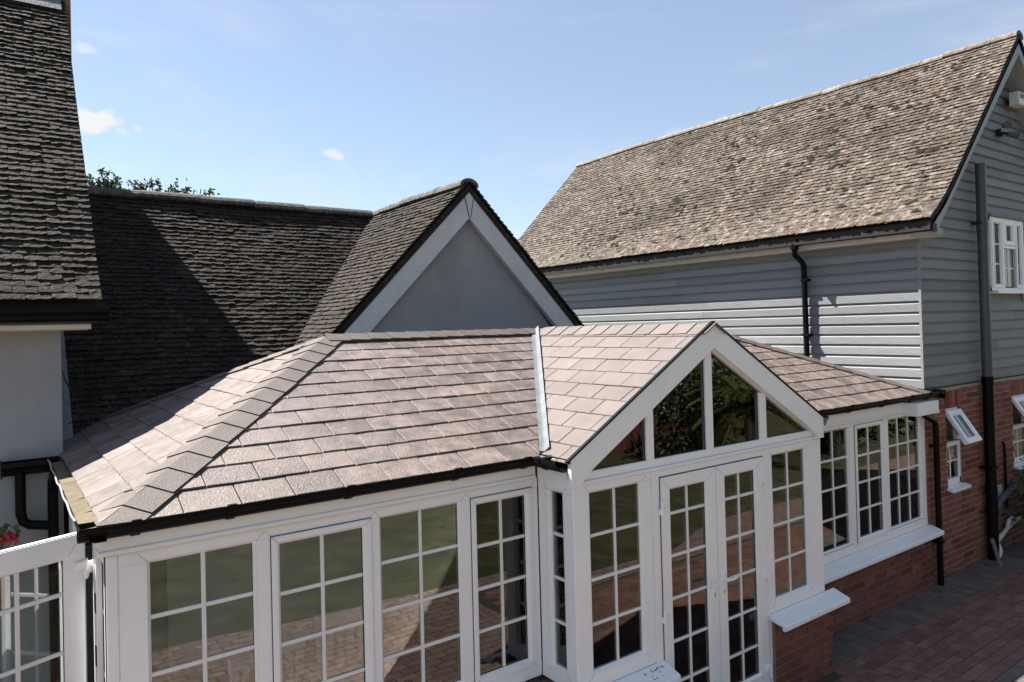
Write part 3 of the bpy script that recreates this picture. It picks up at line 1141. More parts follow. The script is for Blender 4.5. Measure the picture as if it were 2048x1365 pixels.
# dwarf wall under the frames
fb = fr((0, YF - .035, 0), (1, 0, 0), (0, -1, 0))
fpb = fr((0, YP - .035, 0), (1, 0, 0), (0, -1, 0))
wall = part('dwarf_wall', MB().box((PXR, -.05, -.12), (8.69, .662, -.002), 0, fb), M['mortar_dark'], con)
pierR = part('brick_pier', MB().prism([(5.11, 3.552, -.05), (PXR + .028, 3.552, -.05), (PXR + .028, YF, -.05), (PXR - .1, YF, -.05), (PXR - .1, 3.67, -.05), (5.11, 3.67, -.05)], [(5.11, 3.552, .662), (PXR + .028, 3.552, .662), (PXR + .028, YF, .662), (PXR - .1, YF, .662), (PXR - .1, 3.67, .662), (5.11, 3.67, .662)]), M['mortar_dark'], con)
pierL = part('brick_pier', MB().prism([(3.768, 3.552, -.05), (PXL - .018, 3.552, -.05), (PXL - .018, YF, -.05), (PXL + .1, YF, -.05), (PXL + .1, 3.67, -.05), (3.768, 3.67, -.05)], [(3.768, 3.552, .662), (PXL - .018, 3.552, .662), (PXL - .018, YF, .662), (PXL + .1, YF, .662), (PXL + .1, 3.67, .662), (3.768, 3.67, .662)]), M['mortar_dark'], con)
wall2 = part('dwarf_wall', MB().box((XL, -.05, -.12), (PXL - .02, .662, -.002), 0, fb), M['mortar_dark'], con)
bricks(wall, fb, PXR + .03, 8.69, -.035, .66, M['brick_new'], None, .006)
bricks(pierR, fpb, 5.12, PXR + .028, -.035, .66, M['brick_new'], None, .006)
bricks(pierL, fpb, PXL - .01, 3.765, -.035, .66, M['brick_new'], None, .006)
bricks(pierR, fr((PXR + .03, YF, 0), (0, -1, 0), (1, 0, 0)), 0, .40, -.035, .66, M['brick_new'], None, .006)
bricks(pierL, fr((PXL - .02, YF, 0), (0, -1, 0), (-1, 0, 0)), .05, .40, -.035, .66, M['brick_new'], None, .006, limit=0)
bricks(wall2, fb, XL, PXL - .03, -.035, .66, M['brick_new'], None, .006, limit=0)
part('door_edge_trim', MB().bbox((5.107, 0, -.05), (5.128, .69, .012), .004, 0, fp), M['upvc'], con)

# left side: jamb, door opening, frames, and the white door standing open
fs_ = fr((XL, YF, 0), (0, 1, 0), (-1, 0, 0))
sj = MB()
sj.bbox((.006, .0, -.07), (.10, 2.06, .0), .004, 0, fs_)
sj.bbox((.44, .0, -.07), (.60, 2.06, .0), .004, 0, fs_)
sj.bbox((1.86, .0, -.07), (1.93, 2.06, .0), .004, 0, fs_)
sj.bbox((.10, 1.99, -.07), (1.86, 2.06, -.002), .004, 0, fs_)
sj.box((.10, .0, -.07), (.44, .66, -.01), 0, fs_)
sj.bbox((.006, 2.0625, -.06), (2.25, 2.175, .018), .004, 0, fs_)
sideframe = part('side_frame', sj, M['upvc'], con)
pane(sideframe, rect(.105, .435, .67, 1.985), fs_, -.034, [.27], [1.66, 1.33, 1.0])
part('side_panel', MB().box((1.93, 0, -.06), (2.26, 2.06, -.004), 0, fs_), M['upvc'], con)
hin = V((XL - .012, 4.588, 0))
du = V((-.926, -.377, 0)).normalized()
dn = V((.377, -.926, 0)).normalized()
fd = fr(hin + du * .035, du, dn)
# the frame's local a axis runs away from the hinge
DO = door_leaf(con, fd, 0, .635, .055, 2.05, sl=.098, sr=.098, gt=1.925, gb=.27, bars=(1.745, 1.435, 1.12, .81, .50), label='door leaf standing open past the left corner')
for z in (1.86, 1.05, .27):
    hinge(DO, fd, -.002, z, 1)
    part('hinge_arm', MB().bbox((-.075, z - .035, .004), (-.01, z + .03, .022), .006, 0, fd), M['upvc'], DO)
for z in (1.70, 1.42, .9):
    part('lock_keep', MB().bbox((.455, z - .05, .0005), (.49, z + .05, .007), .002, 0, fs_), M['dark'], sideframe)

# ---- roof
Lm = (YR - 3.9) * math.sqrt(1 + PITCH ** 2)
eT = V((0, 1, PITCH)).normalized()
nF = V((0, -PITCH, 1)).normalized()
XA, XB = 2.24, 6.84      # hip apexes on the ridge
xv = lambda z: PXC - (3.075 - z) / slope      # valley, left
XV0, XV1 = xv(ZE) , xv(ZR) 
rf = MB()
dz = V((0, 0, -.014))
def P3(x, y, z):
    return V((x, y, z)) + dz
A_, B_ = P3(XA, YR, ZR), P3(XB, YR, ZR)
ZI = ZE + .07 * PITCH
e1, e2, e3, e4 = P3(.46, 3.97, ZI), P3(8.59, 3.97, ZI), P3(8.59, 7.53, ZI), P3(.46, 7.53, ZI)
low = V((0, 0, -.06))
for q in ((e1, P3(xv(ZI), 3.97, ZI), P3(XV1, YR, ZR), A_), (P3(2 * PXC - xv(ZI), 3.97, ZI), e2, B_, P3(2 * PXC - XV1, YR, ZR)), (e4, e1, A_), (e2, e3, B_), (e3, e4, A_, B_)):
    rf.prism([p + low for p in q], list(q))
pe = [P3(PXC - 1.40, YP - .001, zb(PXC - 1.40, .025)), P3(PXC, YP - .001, 3.075), P3(PXC, YR + .03, 3.075), P3(PXC - 1.40, 3.99, zb(PXC - 1.40, .025))]
rf.prism([p + low for p in pe], pe)
pe2 = [V((2 * PXC - p.x, p.y, p.z)) for p in pe]
rf.prism([p + low for p in pe2], pe2)
roof = part('roof', rf, M['deck'], con)
EYF, EZF, EXL, EXR = 3.86, ZE - .04 * PITCH, .383, 8.67
Lm2 = (YR - EYF) * math.sqrt(1 + PITCH ** 2)
# front face, left of the valley, and right of it; s = x
slate_face(roof, (0, EYF, EZF), (1, 0, 0), eT, nF, [(EXL, 0), (XV0 - .06, 0), (XV1 - .03, Lm2), (XA, Lm2)], .281, .1765, .0085, M['slate'], start=.082, ex0=.20, edge=M['slate_edge'])
slate_face(roof, (0, EYF, EZF), (1, 0, 0), eT, nF, [(2 * PXC - XV0 + .06, 0), (EXR, 0), (XB, Lm2), (2 * PXC - XV1 + .03, Lm2)], .281, .1765, .0085, M['slate'], start=.1, ex0=.20, edge=M['slate_edge'])
# left hip face; s runs along -y seen from the left
nL = V((-PITCH, 0, 1)).normalized()
eTL = V((1, 0, PITCH)).normalized()
LmL = (XA - .39) * math.sqrt(1 + PITCH ** 2)
slate_face(roof, (EXL, 0, ZE - .007 * PITCH), (0, 1, 0), eTL, nL, [(EYF, 0), (7.6, 0), (YR, LmL + .044)], .281, .1765, .0085, M['slate'], start=.1, ex0=.20, edge=M['slate_edge'])
# porch slope facing left
LP = math.hypot(1.47, slope * 1.47)
eTP = V((1, 0, slope)).normalized()
nP = V((-slope, 0, 1)).normalized()
y_in = lambda t: 3.9 + (t / LP) * (YR - 3.9)
zP0 = 3.075 - slope * 1.47
slate_face(roof, (PXC - 1.47, 0, zP0), (0, 1, 0), eTP, nP, [(YP - .03, 0), (3.9 + .01, 0), (YR + .0, LP), (YP - .03, LP)], .300, .172, .0085, M['slate_flat'], start=.13, ragged=.0012)
nP2 = V((slope, 0, 1)).normalized()
slate_face(roof, (PXC + 1.47, 0, zP0), (0, -1, 0), V((-1, 0, slope)).normalized(), nP2, [(-(YP - .03), 0), (-(3.91), 0), (-YR, LP), (-(YP - .03), LP)], .300, .172, .0085, M['slate_flat'], ragged=.0012)
# cappings
caps(roof, (.378, 3.857, EZF + .004), (XA, YR, ZR + .012), nF, nL, .145, .185, .011, M['cap'], cot=.88)
caps(roof, (XA - .02, YR, ZR + .016), (XV1 + .03, YR, ZR + .016), nF, (0, PITCH, 1), .125, .185, .011, M['cap'])
caps(roof, (8.64, 3.86, EZF + .004), (XB, YR, ZR + .012), nF, (PITCH, 0, 1), .13, .185, .011, M['cap'], cot=.88)
caps(roof, (.42, 7.57, ZE + .012), (XA, YR, ZR + .012), nL, (0, PITCH, 1), .13, .185, .011, M['cap'])
caps(roof, (PXC, YP - .05, 3.080), (PXC, YR - .1, 3.080), nP, nP2, .15, .20, .010, M['slate_flat'], lift=.014)
# lead valleys
for sx in (-1, 1):
    a = V((PXC + sx * (PXC - XV0), 3.875, ZE - .004))
    b = V((PXC + sx * (PXC - XV1), YR, ZR + .006))
    u = (b - a).normalized()
    mb = MB()
    w1 = nF.cross(u).normalized() * (.036 * (-1 if sx < 0 else 1))
    nn = nP if sx < 0 else nP2
    w2 = nn.cross(u).normalized() * (.036 * (1 if sx < 0 else -1))
    if w1.x * sx < 0:
        w1 = -w1
    if w2.x * sx > 0:
        w2 = -w2
    K = 7
    def C_(k, w, h):
        j = (NZ.noise(V((k * 1.7, h, sx))) * .004)
        return a.lerp(b, k / K) + w * 1.0 + V((0, 0, h + j))
    vs = []
    for k in range(K + 1):
        vs += [C_(k, w1, .019), C_(k, w1 * .35, .021), C_(k, V((0, 0, 0)), .024), C_(k, w2 * .35, .031), C_(k, w2, .040)]
        vs += [C_(k, w1, .0), C_(k, w2, .0)]
    fs = []
    for k in range(K):
        o = k * 7
        p = o + 7
        for q in range(4):
            fs.append((o + q, o + q + 1, p + q + 1, p + q))
        fs.append((o + 5, o, p, p + 5))
        fs.append((o + 4, o + 6, p + 6, p + 4))
    fs.append((0, 5, 6, 4, 3, 2, 1))
    mb.add(vs, fs)
    part('lead_valley', mb, M['lead'], roof)

# ---- gutters
GZ = 2.236
GY = 3.945
A = V((0, -1, 0))
Z = V((0, 0, 1))
gut = gutter_run(con, [(V((.292, GY, GZ)), A, Z), (V((2.90, GY, GZ)), V((0, -1, 0)), Z), (V((3.005, 3.94, GZ)), V((-1, -1, 0)), Z), (V((3.005, 3.585, GZ)), V((-1, 0, 0)), Z)])
for x in (.53, .97, 1.62, 2.33, 2.872):
    bracket(gut, (x, GY, GZ), A, V((1, 0, 0)))
for y in (3.77,):
    bracket(gut, (3.005, y, GZ), V((-1, 0, 0)), V((0, 1, 0)))
g2 = gutter_run(con, [(V((5.935, 3.575, GZ)), V((1, 0, 0)), Z), (V((5.935, 3.94, GZ)), V((1, -1, 0)), Z), (V((6.06, GY, GZ)), A, Z), (V((8.93, GY, GZ + .004)), A, Z)])
for x in (6.4, 6.95, 7.6, 8.2, 8.62, 8.86):
    bracket(g2, (x, GY, GZ), A, V((1, 0, 0)))
part('gutter_end', MB().box((8.925, 3.83, GZ - .09), (8.94, 3.95, GZ + .012)), M['gutter'], g2)
g3 = gutter_run(con, [(V((.406, GY - .095, GZ)), V((-1, 0, 0)), Z), (V((.406, 6.38, GZ)), V((-1, 0, 0)), Z)])
sb = MB()
for k in range(12):
    y0 = 3.9 + k * .19
    sb.prism([(.308, y0, GZ - .055), (.39, y0, GZ - .055), (.39, y0 + .19, GZ - .055), (.308, y0 + .19, GZ - .055)], [(.308, y0, GZ - .022 + U(-.004, .004)), (.39, y0, GZ - .016 + U(-.004, .006)), (.39, y0 + .19, GZ - .016 + U(-.004, .006)), (.308, y0 + .19, GZ - .022 + U(-.004, .004))])
part('silt', sb, M['silt'], g3, kind='stuff')
part('cable', MB().tube([(.292, 4.0 + k * .25, GZ + .004 - .018 * (k % 2) + U(-.004, .004)) for k in range(10)], .006, 6), M['cable'], g3)
# short gutter turning along the house wall, with its swan neck and downpipe
HYc = 6.41
g4 = gutter_run(con, [(V((.02, HYc - .03, GZ - .01)), V((0, -1, 0)), Z), (V((.37, HYc - .03, GZ - .01)), V((0, -1, 0)), Z)], w=.11, h=.10)
part('gutter_end', MB().box((.008, HYc - .14, GZ - .115), (.02, HYc - .02, GZ + .002)), M['gutter'], g4)
def pipe(parent, pts, r=.034, name='downpipe', n=14, m=None):
    return part(name, MB().tube(pts, r, n), m or M['gutter'], parent)
pipe(con, [(.125, 6.32, GZ - .09), (.125, 6.32, 1.95), (.125, 6.32, 1.85), (.14, 6.31, 1.79), (.18, 6.30, 1.765), (.31, 6.26, 1.745)])
pipe(con, [(.36, 5.85, GZ - .06), (.335, 5.95, GZ - .07), (.322, 6.12, GZ - .10), (.318, 6.22, GZ - .17), (.318, 6.25, GZ - .27), (.318, 6.25, 0)])
# boxed eaves end at the far corner, and the downpipe below it
part('box_end', MB().bbox((8.19, 2.03, -.02), (8.69, 2.148, .16), .004, 0, ff).bbox((8.185, 2.006, -.02), (8.695, 2.029, .166), .004, 0, ff), M['upvc'], con)
dp = pipe(con, [(8.44, 3.86, 2.01), (8.48, 3.865, 1.985), (8.74, 3.885, 1.90), (8.79, 3.89, 1.87), (8.80, 3.89, 1.82), (8.80, 3.89, .01)], .033)
for z in (1.6, .5):
    part('clip', MB().box((8.76, 3.85, z - .015), (8.84, 3.96, z + .015)), M['gutter'], dp)

# ---- inside
part('floor', MB().box((.45, 4.02, -.02), (8.68, 7.02, .06)).box((3.1, 3.65, -.02), (5.86, 4.02, .06)), M['floor'], con)
cl = MB()
d1 = V((0, 0, -.115))
in_ = lambda x, y, z: V((x, y, z)) + d1
f1, f2, f3, f4 = in_(.55, 4.06, ZE + .06), in_(8.5, 4.06, ZE + .06), in_(8.5, 7.0, ZE + .26), in_(.8, 7.0, ZE + .26)
ra, rb = in_(XA, YR, ZR), in_(XB, YR, ZR)
for q in ((f1, in_(XV0 + .05, 4.06, ZE + .06), in_(XV1, YR, ZR), ra), (in_(2 * PXC - XV0 - .05, 4.06, ZE + .06), f2, rb, in_(2 * PXC - XV1, YR, ZR)), (f3, f4, ra, rb), (f4, f1, ra), (f2, f3, rb)):
    cl.prism([p + V((0, 0, -.012)) for p in q], list(q))
for s_ in (-1, 1):
    q = [in_(PXC - s_ * 1.30, 3.66, 3.075 - slope * 1.30), in_(PXC, 3.66, 3.075), in_(PXC, YR, 3.075), in_(PXC - s_ * 1.30, 4.10, 3.075 - slope * 1.30)]
    cl.prism([p + V((0, 0, -.012)) for p in q], q)
part('ceiling', cl, M['plaster'], con)
iw = MB()
iw.box((1.2, 7.0, 0), (4.18, 7.03, 2.3)).box((6.62, 7.0, 0), (8.2, 7.03, 2.3))
part('inner_wall', iw, M['plaster'], con)
# ================================================================== THE WEATHERBOARDED HOUSE ON THE RIGHT
BX0, BX1, BY0, BY1 = 8.70, 13.62, 3.96, 12.5
RXC = 11.15
barn = root('weatherboarded_house', 'grey weatherboarded house with lichen covered tile roof above a red brick ground floor', 'house', (RXC, 8.2, 0))
BZ = 2.27
wb = MB()
wb.box((BX0 + .03, BY0 + .03, BZ - .02), (BX1 - .03, BY1, 4.05))
q = [(BX0 + .03, 4.05), (BX1 - .03, 4.05), (RXC, 6.52)]
wb.prism([V((x, BY0 + .03, z)) for x, z in q], [V((x, BY1, z)) for x, z in q])
bw_ = part('upper_wall', wb, M['board'], barn)
def board_profile(e):
    return [(0, 0), (0, .027), (.088 * e / .127, .0245), (.102 * e / .127, .012), (.114 * e / .127, .0065), (e + .004, .005), (e + .004, 0)]
EX = .1275
def board(parent, f, a0, a1, b, top0=0, top1=0, e=EX):
    pr = board_profile(e)
    n = len(pr)
    tl = U(-.0015, .0015)
    s0 = U(-.0012, .0012)
    vs = [f(a0 + top0 * (z / e), b + z, h + s0) for z, h in pr] + [f(a1 + top1 * (z / e), b + z + tl, h + s0) for z, h in pr]
    fs = [tuple(range(n)), tuple(range(2 * n - 1, n - 1, -1))] + [(i, (i + 1) % n, n + (i + 1) % n, n + i) for i in range(n)]
    part('weatherboard', MB().add(vs, fs), M['board'], parent)
# long side, facing left: a = distance from the near corner
fl = fr((BX0 + .03, BY0, 0), (0, 1, 0), (-1, 0, 0))
k = 0
z = BZ
while z < 4.04:
    a = .022
    while a < BY1 - BY0:
        l = U(2.2, 4.6)
        b_ = min(a + l, BY1 - BY0)
        board(bw_, fl, a + .0015, b_ - .0015, z)
        a = b_
    z += EX
# gable end, facing the camera side
fg = fr((0, BY0 + .03, 0), (1, 0, 0), (0, -1, 0))
def rake(z):
    return max(BX0 + .022, RXC - (6.62 - z) / 1.02 + .02)
z = BZ
WIN = (10.63, 11.72, 3.40, 4.40)
while z < 6.45:
    x0, x1 = rake(z), 2 * RXC - rake(z)
    t0 = (rake(z + EX) - x0)
    spans = [(x0, x1)]
    if z + EX > WIN[2] and z < WIN[3]:
        spans = [(x0, WIN[0]), (WIN[1], x1)]
    for (p, q) in spans:
        a = p
        while a < q - .01:
            b_ = min(a + U(1.3, 3.4), q)
            if q - b_ < .4:
                b_ = q
            board(bw_, fg, a + .001, b_ - .001, z, t0 if a == x0 else 0, -t0 if b_ == x1 else 0)
            a = b_
    z += EX
part('corner_board', MB().box((BX0 - .004, BY0 - .004, BZ - .005), (BX0 + .024, BY0 + .024, 4.06)), M['board'], barn)
# brick storey
SW = (9.22, 9.62, 1.055, 1.985)
SW2 = (11.20, 11.75, 1.055, 1.985)
fbr = fr((0, BY0 + .004, 0), (1, 0, 0), (0, -1, 0))
bb = MB()
def strip(x0, x1, z0, z1):
    bb.box((x0, BY0 + .004, z0), (x1, BY0 + .24, z1))
strip(BX0, SW[0], -.1, BZ - .03)
strip(SW[0], SW[1], -.1, SW[2] - .03)
strip(SW[0], SW[1], SW[3] + .002, BZ - .03)
strip(SW[1], SW2[0], -.1, BZ - .03)
strip(SW2[0], SW2[1], -.1, SW2[2] - .03)
strip(SW2[0], SW2[1], SW2[3] + .002, BZ - .03)
strip(SW2[1], BX1, -.1, BZ - .03)
bb.box((BX0, BY0 + .24, -.1), (BX0 + .2, BY1, BZ - .03))
bb.box((BX1 - .2, BY0 + .24, -.1), (BX1, BY1, BZ - .03))
bk = part('brick_wall', bb, M['mortar'], barn)
bricks(bk, fbr, 8.70, 13.6, -.04, BZ - .03, M['brick'], None, .006, holes=[(SW[0], SW[1], SW[2] - .04, SW[3] + .22), (SW2[0], SW2[1], SW2[2] - .04, SW2[3] + .22)], jm=.003)
for w_ in (SW, SW2):
    x = w_[0] - .03
    while x < w_[1] + .02:
        part('lintel_brick', MB().bbox((x, w_[3] + .005, -.04), (x + .063, w_[3] + .215, .006 + U(-.002, .002)), .003, 0, fbr), M['brick'], bk)
        x += .073
# casement windows with a top light propped open
def small_window(w_):
    x0, x1, z0, z1 = w_
    mb = MB()
    for (a, b) in (((x0, z0, -.07), (x0 + .045, z1, -.012)), ((x1 - .045, z0, -.07), (x1, z1, -.012)), ((x0, z0, -.07), (x1, z0 + .075, -.012)), ((x0, z1 - .045, -.07), (x1, z1, -.012)), ((x0, 1.52, -.07), (x1, 1.575, -.010))):
        mb.bbox(a, b, .004, 0, fbr)
    o = part('window', mb, M['upvc'], barn)
    pane(o, rect(x0 + .045, x1 - .045, z0 + .075, 1.52), fbr, -.04, [(x0 + x1) / 2 - .03], [1.335])
    # open top-hung light
    hz = z1 - .03
    ang = math.radians(33)
    def fo(a, b, c):
        # b measured downwards from the hinge
        return fbr(x0 + .01 + a, hz - b * math.cos(ang) + c * math.sin(ang), .0 + b * math.sin(ang) + c * math.cos(ang))
    fo2 = lambda a, b, c: fo(a, -b, c)
    wdt = x1 - x0 - .02
    ls = MB()
    ring(ls, rect(0, wdt, -.43, 0), [(0, -.04), (0, .011), (.003, .014), (.062, .014), (.075, -.002), (.075, -.04), (0, -.04)], fo2)
    lo = part('top_light', ls, M['upvc'], o)
    pane(lo, rect(.075, wdt - .075, -.355, -.075), fo2, -.01, [wdt / 2 - .01], [])
    st = MB()
    st.bbox((-.012, -.30, -.034), (.006, -.03, -.02), .002, 0, fo2)
    st.tube([fbr(x0 + .03, 1.60, -.02), fo(.01, .36, -.02)], .008, 6)
    part('stay', st, M['chrome'], o)
    dk = MB().box((x0 + .045, 1.575, -.3), (x1 - .045, z1 - .045, -.28), 0, fbr)
    part('room_shade_slab', MB().box((x0 - .1, z0 - .1, -.5), (x1 + .1, z1 + .1, -.42), 0, fbr), M['deck'], o)  # near-black slab behind the opening, its colour standing in for the room's shade
    q = [(-.03, z0), (-.03, z0 - .035), (.075, z0 - .06), (.075, z0 - .035)]
    vs = [fbr(x0 - .03, b, a) for a, b in q] + [fbr(x1 + .06, b, a) for a, b in q]
    part('window_sill', MB().add(vs, [(0, 1, 2, 3), (7, 6, 5, 4), (0, 1, 5, 4), (1, 2, 6, 5), (2, 3, 7, 6), (3, 0, 4, 7)]), M['upvc'], o)
small_window(SW)
small_window(SW2)
# upper casement window
fw = fr((0, BY0, 0), (1, 0, 0), (0, -1, 0))
wx0, wx1, wz0, wz1 = WIN
uw = MB()
uw.bbox((wx0, wz0 + .02, -.07), (wx0 + .028, wz1, .02), .003, 0, fw)
uw.bbox((wx0 + .0, wz1 - .04, -.07), (wx1, wz1 + .0, .018), .003, 0, fw)
uw.bbox((wx0, wz0 + .02, -.07), (wx1, wz0 + .06, .018), .003, 0, fw)
uw.bbox((wx0 + .375, wz0 + .06, -.07), (wx0 + .43, wz1 - .04, .016), .003, 0, fw)
uw.bbox((wx1 - .03, wz0 + .06, -.07), (wx1, wz1 - .04, .018), .003, 0, fw)
uo = part('window', uw, M['upvc'], barn)
sash(uo, wx0 + .03, wx0 + .395, wz0 + .06, wz1 - .03, fw, wd=.052, h=.030, rows=3)
sash(uo, wx0 + .42, wx0 + .80, wz1 - .36, wz1 - .03, fw, wd=.065, h=.030, rows=1)
pane(uo, rect(wx0 + .44, wx0 + .78, wz0 + .075, wz1 - .40), fw, -.01, [wx0 + .61], [wz0 + .33])
part('window_rail', MB().bbox((wx0 + .41, wz1 - .405, -.06), (wx0 + .81, wz1 - .365, .022), .003, 0, fw), M['upvc'], uo)
sash(uo, wx0 + .82, wx1 - .02, wz0 + .06, wz1 - .03, fw, wd=.052, h=.030, rows=3)
part('window_sill', MB().bbox((wx0 + .02, wz0 - .02, -.03), (wx1 + .03, wz0 + .018, .085), .005, 0, fw), M['upvc'], uo)
part('window_drip', MB().prism([fw(wx0 - .02, wz1 + .005, 0), fw(wx1 + .02, wz1 + .005, 0), fw(wx1 + .02, wz1 + .05, 0), fw(wx0 - .02, wz1 + .05, 0)], [fw(wx0 - .02, wz1 + .005, .05), fw(wx1 + .02, wz1 + .005, .05), fw(wx1 + .02, wz1 + .016, .052), fw(wx0 - .02, wz1 + .016, .052)]), M['board'], uo)
part('room_shade_sheet', MB().box((wx0 + .03, wz0 + .05, -.029), (wx1 - .03, wz1 - .03, -.026), 0, fw), M['deck'], uo)  # thin black sheet just behind the panes paints the unlit interior
# roof
VY = 3.70
sl_ = (6.87 - 4.14) / (RXC - 8.475)
et_ = V((1, 0, sl_)).normalized()
nb_ = V((-sl_, 0, 1)).normalized()
rlen = math.hypot(RXC - 8.475, 6.87 - 4.14)
rm = MB()
FY = 12.62
def bell(t):
    return .075 * max(0, 1 - t / .75) ** 2
def sway(s, t):
    return .018 * math.sin(s * .75 + .7) * min(1, t / 1.5) + .014 * NZ.noise(V((s * .7, t * .7, 3.1)))
K = 8
for sx in (1, -1):
    pts = []
    for k in range(K + 1):
        t = rlen * k / K
        pts.append((8.475 + et_.x * t - nb_.x * -bell(t) * 0 + nb_.x * (bell(t) - .03), 4.14 + et_.z * t + nb_.z * (bell(t) - .03)))
    pf = [(RXC + (x - RXC) * sx, zz) for x, zz in pts]
    lo_ = [(x - sx * -.0, zz - .10) for x, zz in pf]
    loop = pf + lo_[::-1]
    rm.prism([V((x, VY + .02, zz)) for x, zz in loop], [V((x, FY - .02, zz)) for x, zz in loop])
broof = part('roof', rm, M['deck'], barn)
tv = tile_variants('roof_tile', .128, .10, .0135, .074, M['tile_barn'], rough=1.1)
rows = int(rlen / .074)
items = tile_roof(broof, (8.475, FY, 4.14), (0, -1, 0), et_, nb_, 0, FY - VY, rows, .074, .128, tv, M['tile_barn'], bell=bell, sway=lambda s, t: sway(FY - s, t))
# moss cushions on the tiles
ms = MB()
for k in range(300):
    yy = VY + .1 + (R.random() ** 1.15) * 6.5
    t = rlen * (R.random() ** 1.25) * .97
    for c in range(R.choice((1, 1, 1, 2, 3, 6))):
        ty = yy + U(-.10, .10)
        tt = (round(t / .074) + R.choice((0, 0, 1))) * .074 + U(-.01, .03)
        if tt > rlen - .1 or tt < .12:
            continue
        p = V((8.475, ty, 4.14)) + et_ * tt + nb_ * (bell(tt) + sway(ty, tt) + .022)
        rr = U(.012, .032) * (1.6 if R.random() < .25 else 1)
        st = U(1.0, 2.2)
        n = 7
        vs = [p + nb_ * rr * U(.5, .85)]
        for (f_, h_) in ((.62, .38), (1.0, -.25)):
            for i in range(n):
                a = 2 * math.pi * i / n
                vs.append(p + V((0, 1, 0)) * math.cos(a) * rr * f_ * st * U(.75, 1.2) + et_ * math.sin(a) * rr * f_ * U(.75, 1.2) + nb_ * rr * h_)
        fs = [(0, 1 + i, 1 + (i + 1) % n) for i in range(n)] + [(1 + i, 8 + i, 8 + (i + 1) % n, 1 + (i + 1) % n) for i in range(n)]
        ms.add(vs, fs, 0, True)
part('moss', ms, M['moss'], broof, kind='stuff')
def half_round(parent, p0, p1, r, step, m, jit=.004, name='ridge_tile', sag=None):
    p0 = V(p0)
    p1 = V(p1)
    u = (p1 - p0).normalized()
    L_ = (p1 - p0).length
    sd = u.cross(V((0, 0, 1))).normalized()
    k = max(1, round(L_ / step))
    st = L_ / k
    for i in range(k):
        mb = MB()
        o = p0 + u * (i * st) + V((0, 0, U(-jit, jit) + (sag(i * st) if sag else 0)))
        rr = r * U(.97, 1.03)
        N_ = 8
        vs = []
        for (al, h) in ((.003, 0), (st - .003, U(-.004, .004))):
            for q in range(N_ + 1):
                a = math.pi * q / N_
                vs.append(o + u * al + sd * math.cos(a) * rr * 1.12 + V((0, 0, math.sin(a) * rr * .82 - .05 + h)))
            for q in range(N_, -1, -1):
                a = math.pi * q / N_
                vs.append(o + u * al + sd * math.cos(a) * rr * .9 + V((0, 0, math.sin(a) * rr * .66 - .07 + h)))
        n = 2 * (N_ + 1)
        fs = [tuple(range(n)), tuple(range(2 * n - 1, n - 1, -1))] + [(q, (q + 1) % n, n + (q + 1) % n, n + q) for q in range(n)]
        mb.add(vs, fs)
        part(name, mb, m, parent)
half_round(broof, (RXC, VY, 6.86), (RXC, FY, 6.86), .11, .31, M['ridge_old'], sag=lambda a: sway(VY + a, rlen) * 1.2)
# bargeboards, soffit and boxed foot
for sx in (-1, 1):
    X = lambda d: RXC + sx * d
    q = [(X(0), 6.80), (X(2.25), 6.80 - 2.25 * sl_ ), (X(2.52), 6.80 - 2.47 * sl_ - .02), (X(2.66), 4.20), (X(2.66), 4.15), (X(2.60), 4.02), (X(2.47), 4.02), (X(2.47), 4.13), (X(2.40), 4.23), (X(0), 6.58)]
    part('bargeboard', MB().prism([V((x, VY + .045, z)) for x, z in q], [V((x, VY + .02, z)) for x, z in q]), M['barge_grey'], barn)
    q = [(X(.02), 6.60), (X(2.45), 6.60 - 2.43 * sl_), (X(2.45), 6.57 - 2.43 * sl_), (X(.02), 6.57)]
    part('soffit', MB().prism([V((x, VY + .046, z)) for x, z in q], [V((x, BY0 + .03, z)) for x, z in q]), M['barge_grey'], barn)
    q = [(X(0), 6.835), (X(2.2), 6.835 - 2.2 * sl_), (X(2.5), 6.835 - 2.42 * sl_), (X(2.68), 6.835 - 2.57 * sl_), (X(2.68), 6.80 - 2.57 * sl_), (X(2.5), 6.80 - 2.44 * sl_), (X(2.2), 6.80 - 2.2 * sl_), (X(0), 6.80)]
    part('undercloak', MB().prism([V((x, VY + .055, z)) for x, z in q], [V((x, VY + .004, z)) for x, z in q]), M['deck'], barn)
part('barge_end', MB().bbox((8.50, 4.02, 0), (8.72, 4.10, .25), .003, 0, fr((0, BY0, 0), (1, 0, 0), (0, -1, 0))), M['barge_grey'], barn)
part('eaves_soffit', MB().box((8.535, VY + .03, 4.005), (8.72, FY - .05, 4.02)).box((8.53, VY + .03, 4.02), (8.544, FY - .05, 4.15)), M['fascia_cream'], barn)
GB = gutter_run(barn, [(V((8.53, VY, 4.135)), V((-1, 0, 0)), Z), (V((8.53, FY - .05, 4.185)), V((-1, 0, 0)), Z)], w=.085, h=.075)
part('gutter_end', MB().box((8.445, VY - .012, 4.045), (8.53, VY, 4.14)), M['gutter'], GB)
for y in [4.4 + .95 * i for i in range(9)]:
    bracket(GB, (8.53, y, 4.135 + (y - VY) * .0056), V((-1, 0, 0)), V((0, 1, 0)), .085, .075)
dpb = pipe(barn, [(8.485, 5.42, 4.06), (8.485, 5.42, 4.00), (8.47, 5.41, 3.95), (8.61, 5.40, 3.86), (8.642, 5.395, 3.81), (8.645, 5.395, 3.74), (8.648, 5.39, 2.45)], .036, n=14)
for z in (3.62, 2.9):
    part('clip', MB().box((8.60, 5.335, z - .015), (8.72, 5.42, z + .015)), M['gutter'], dpb)
part('outlet', MB().tube([(8.485, 5.42, 4.09), (8.485, 5.42, 4.02)], .048, 14), M['gutter'], dpb)
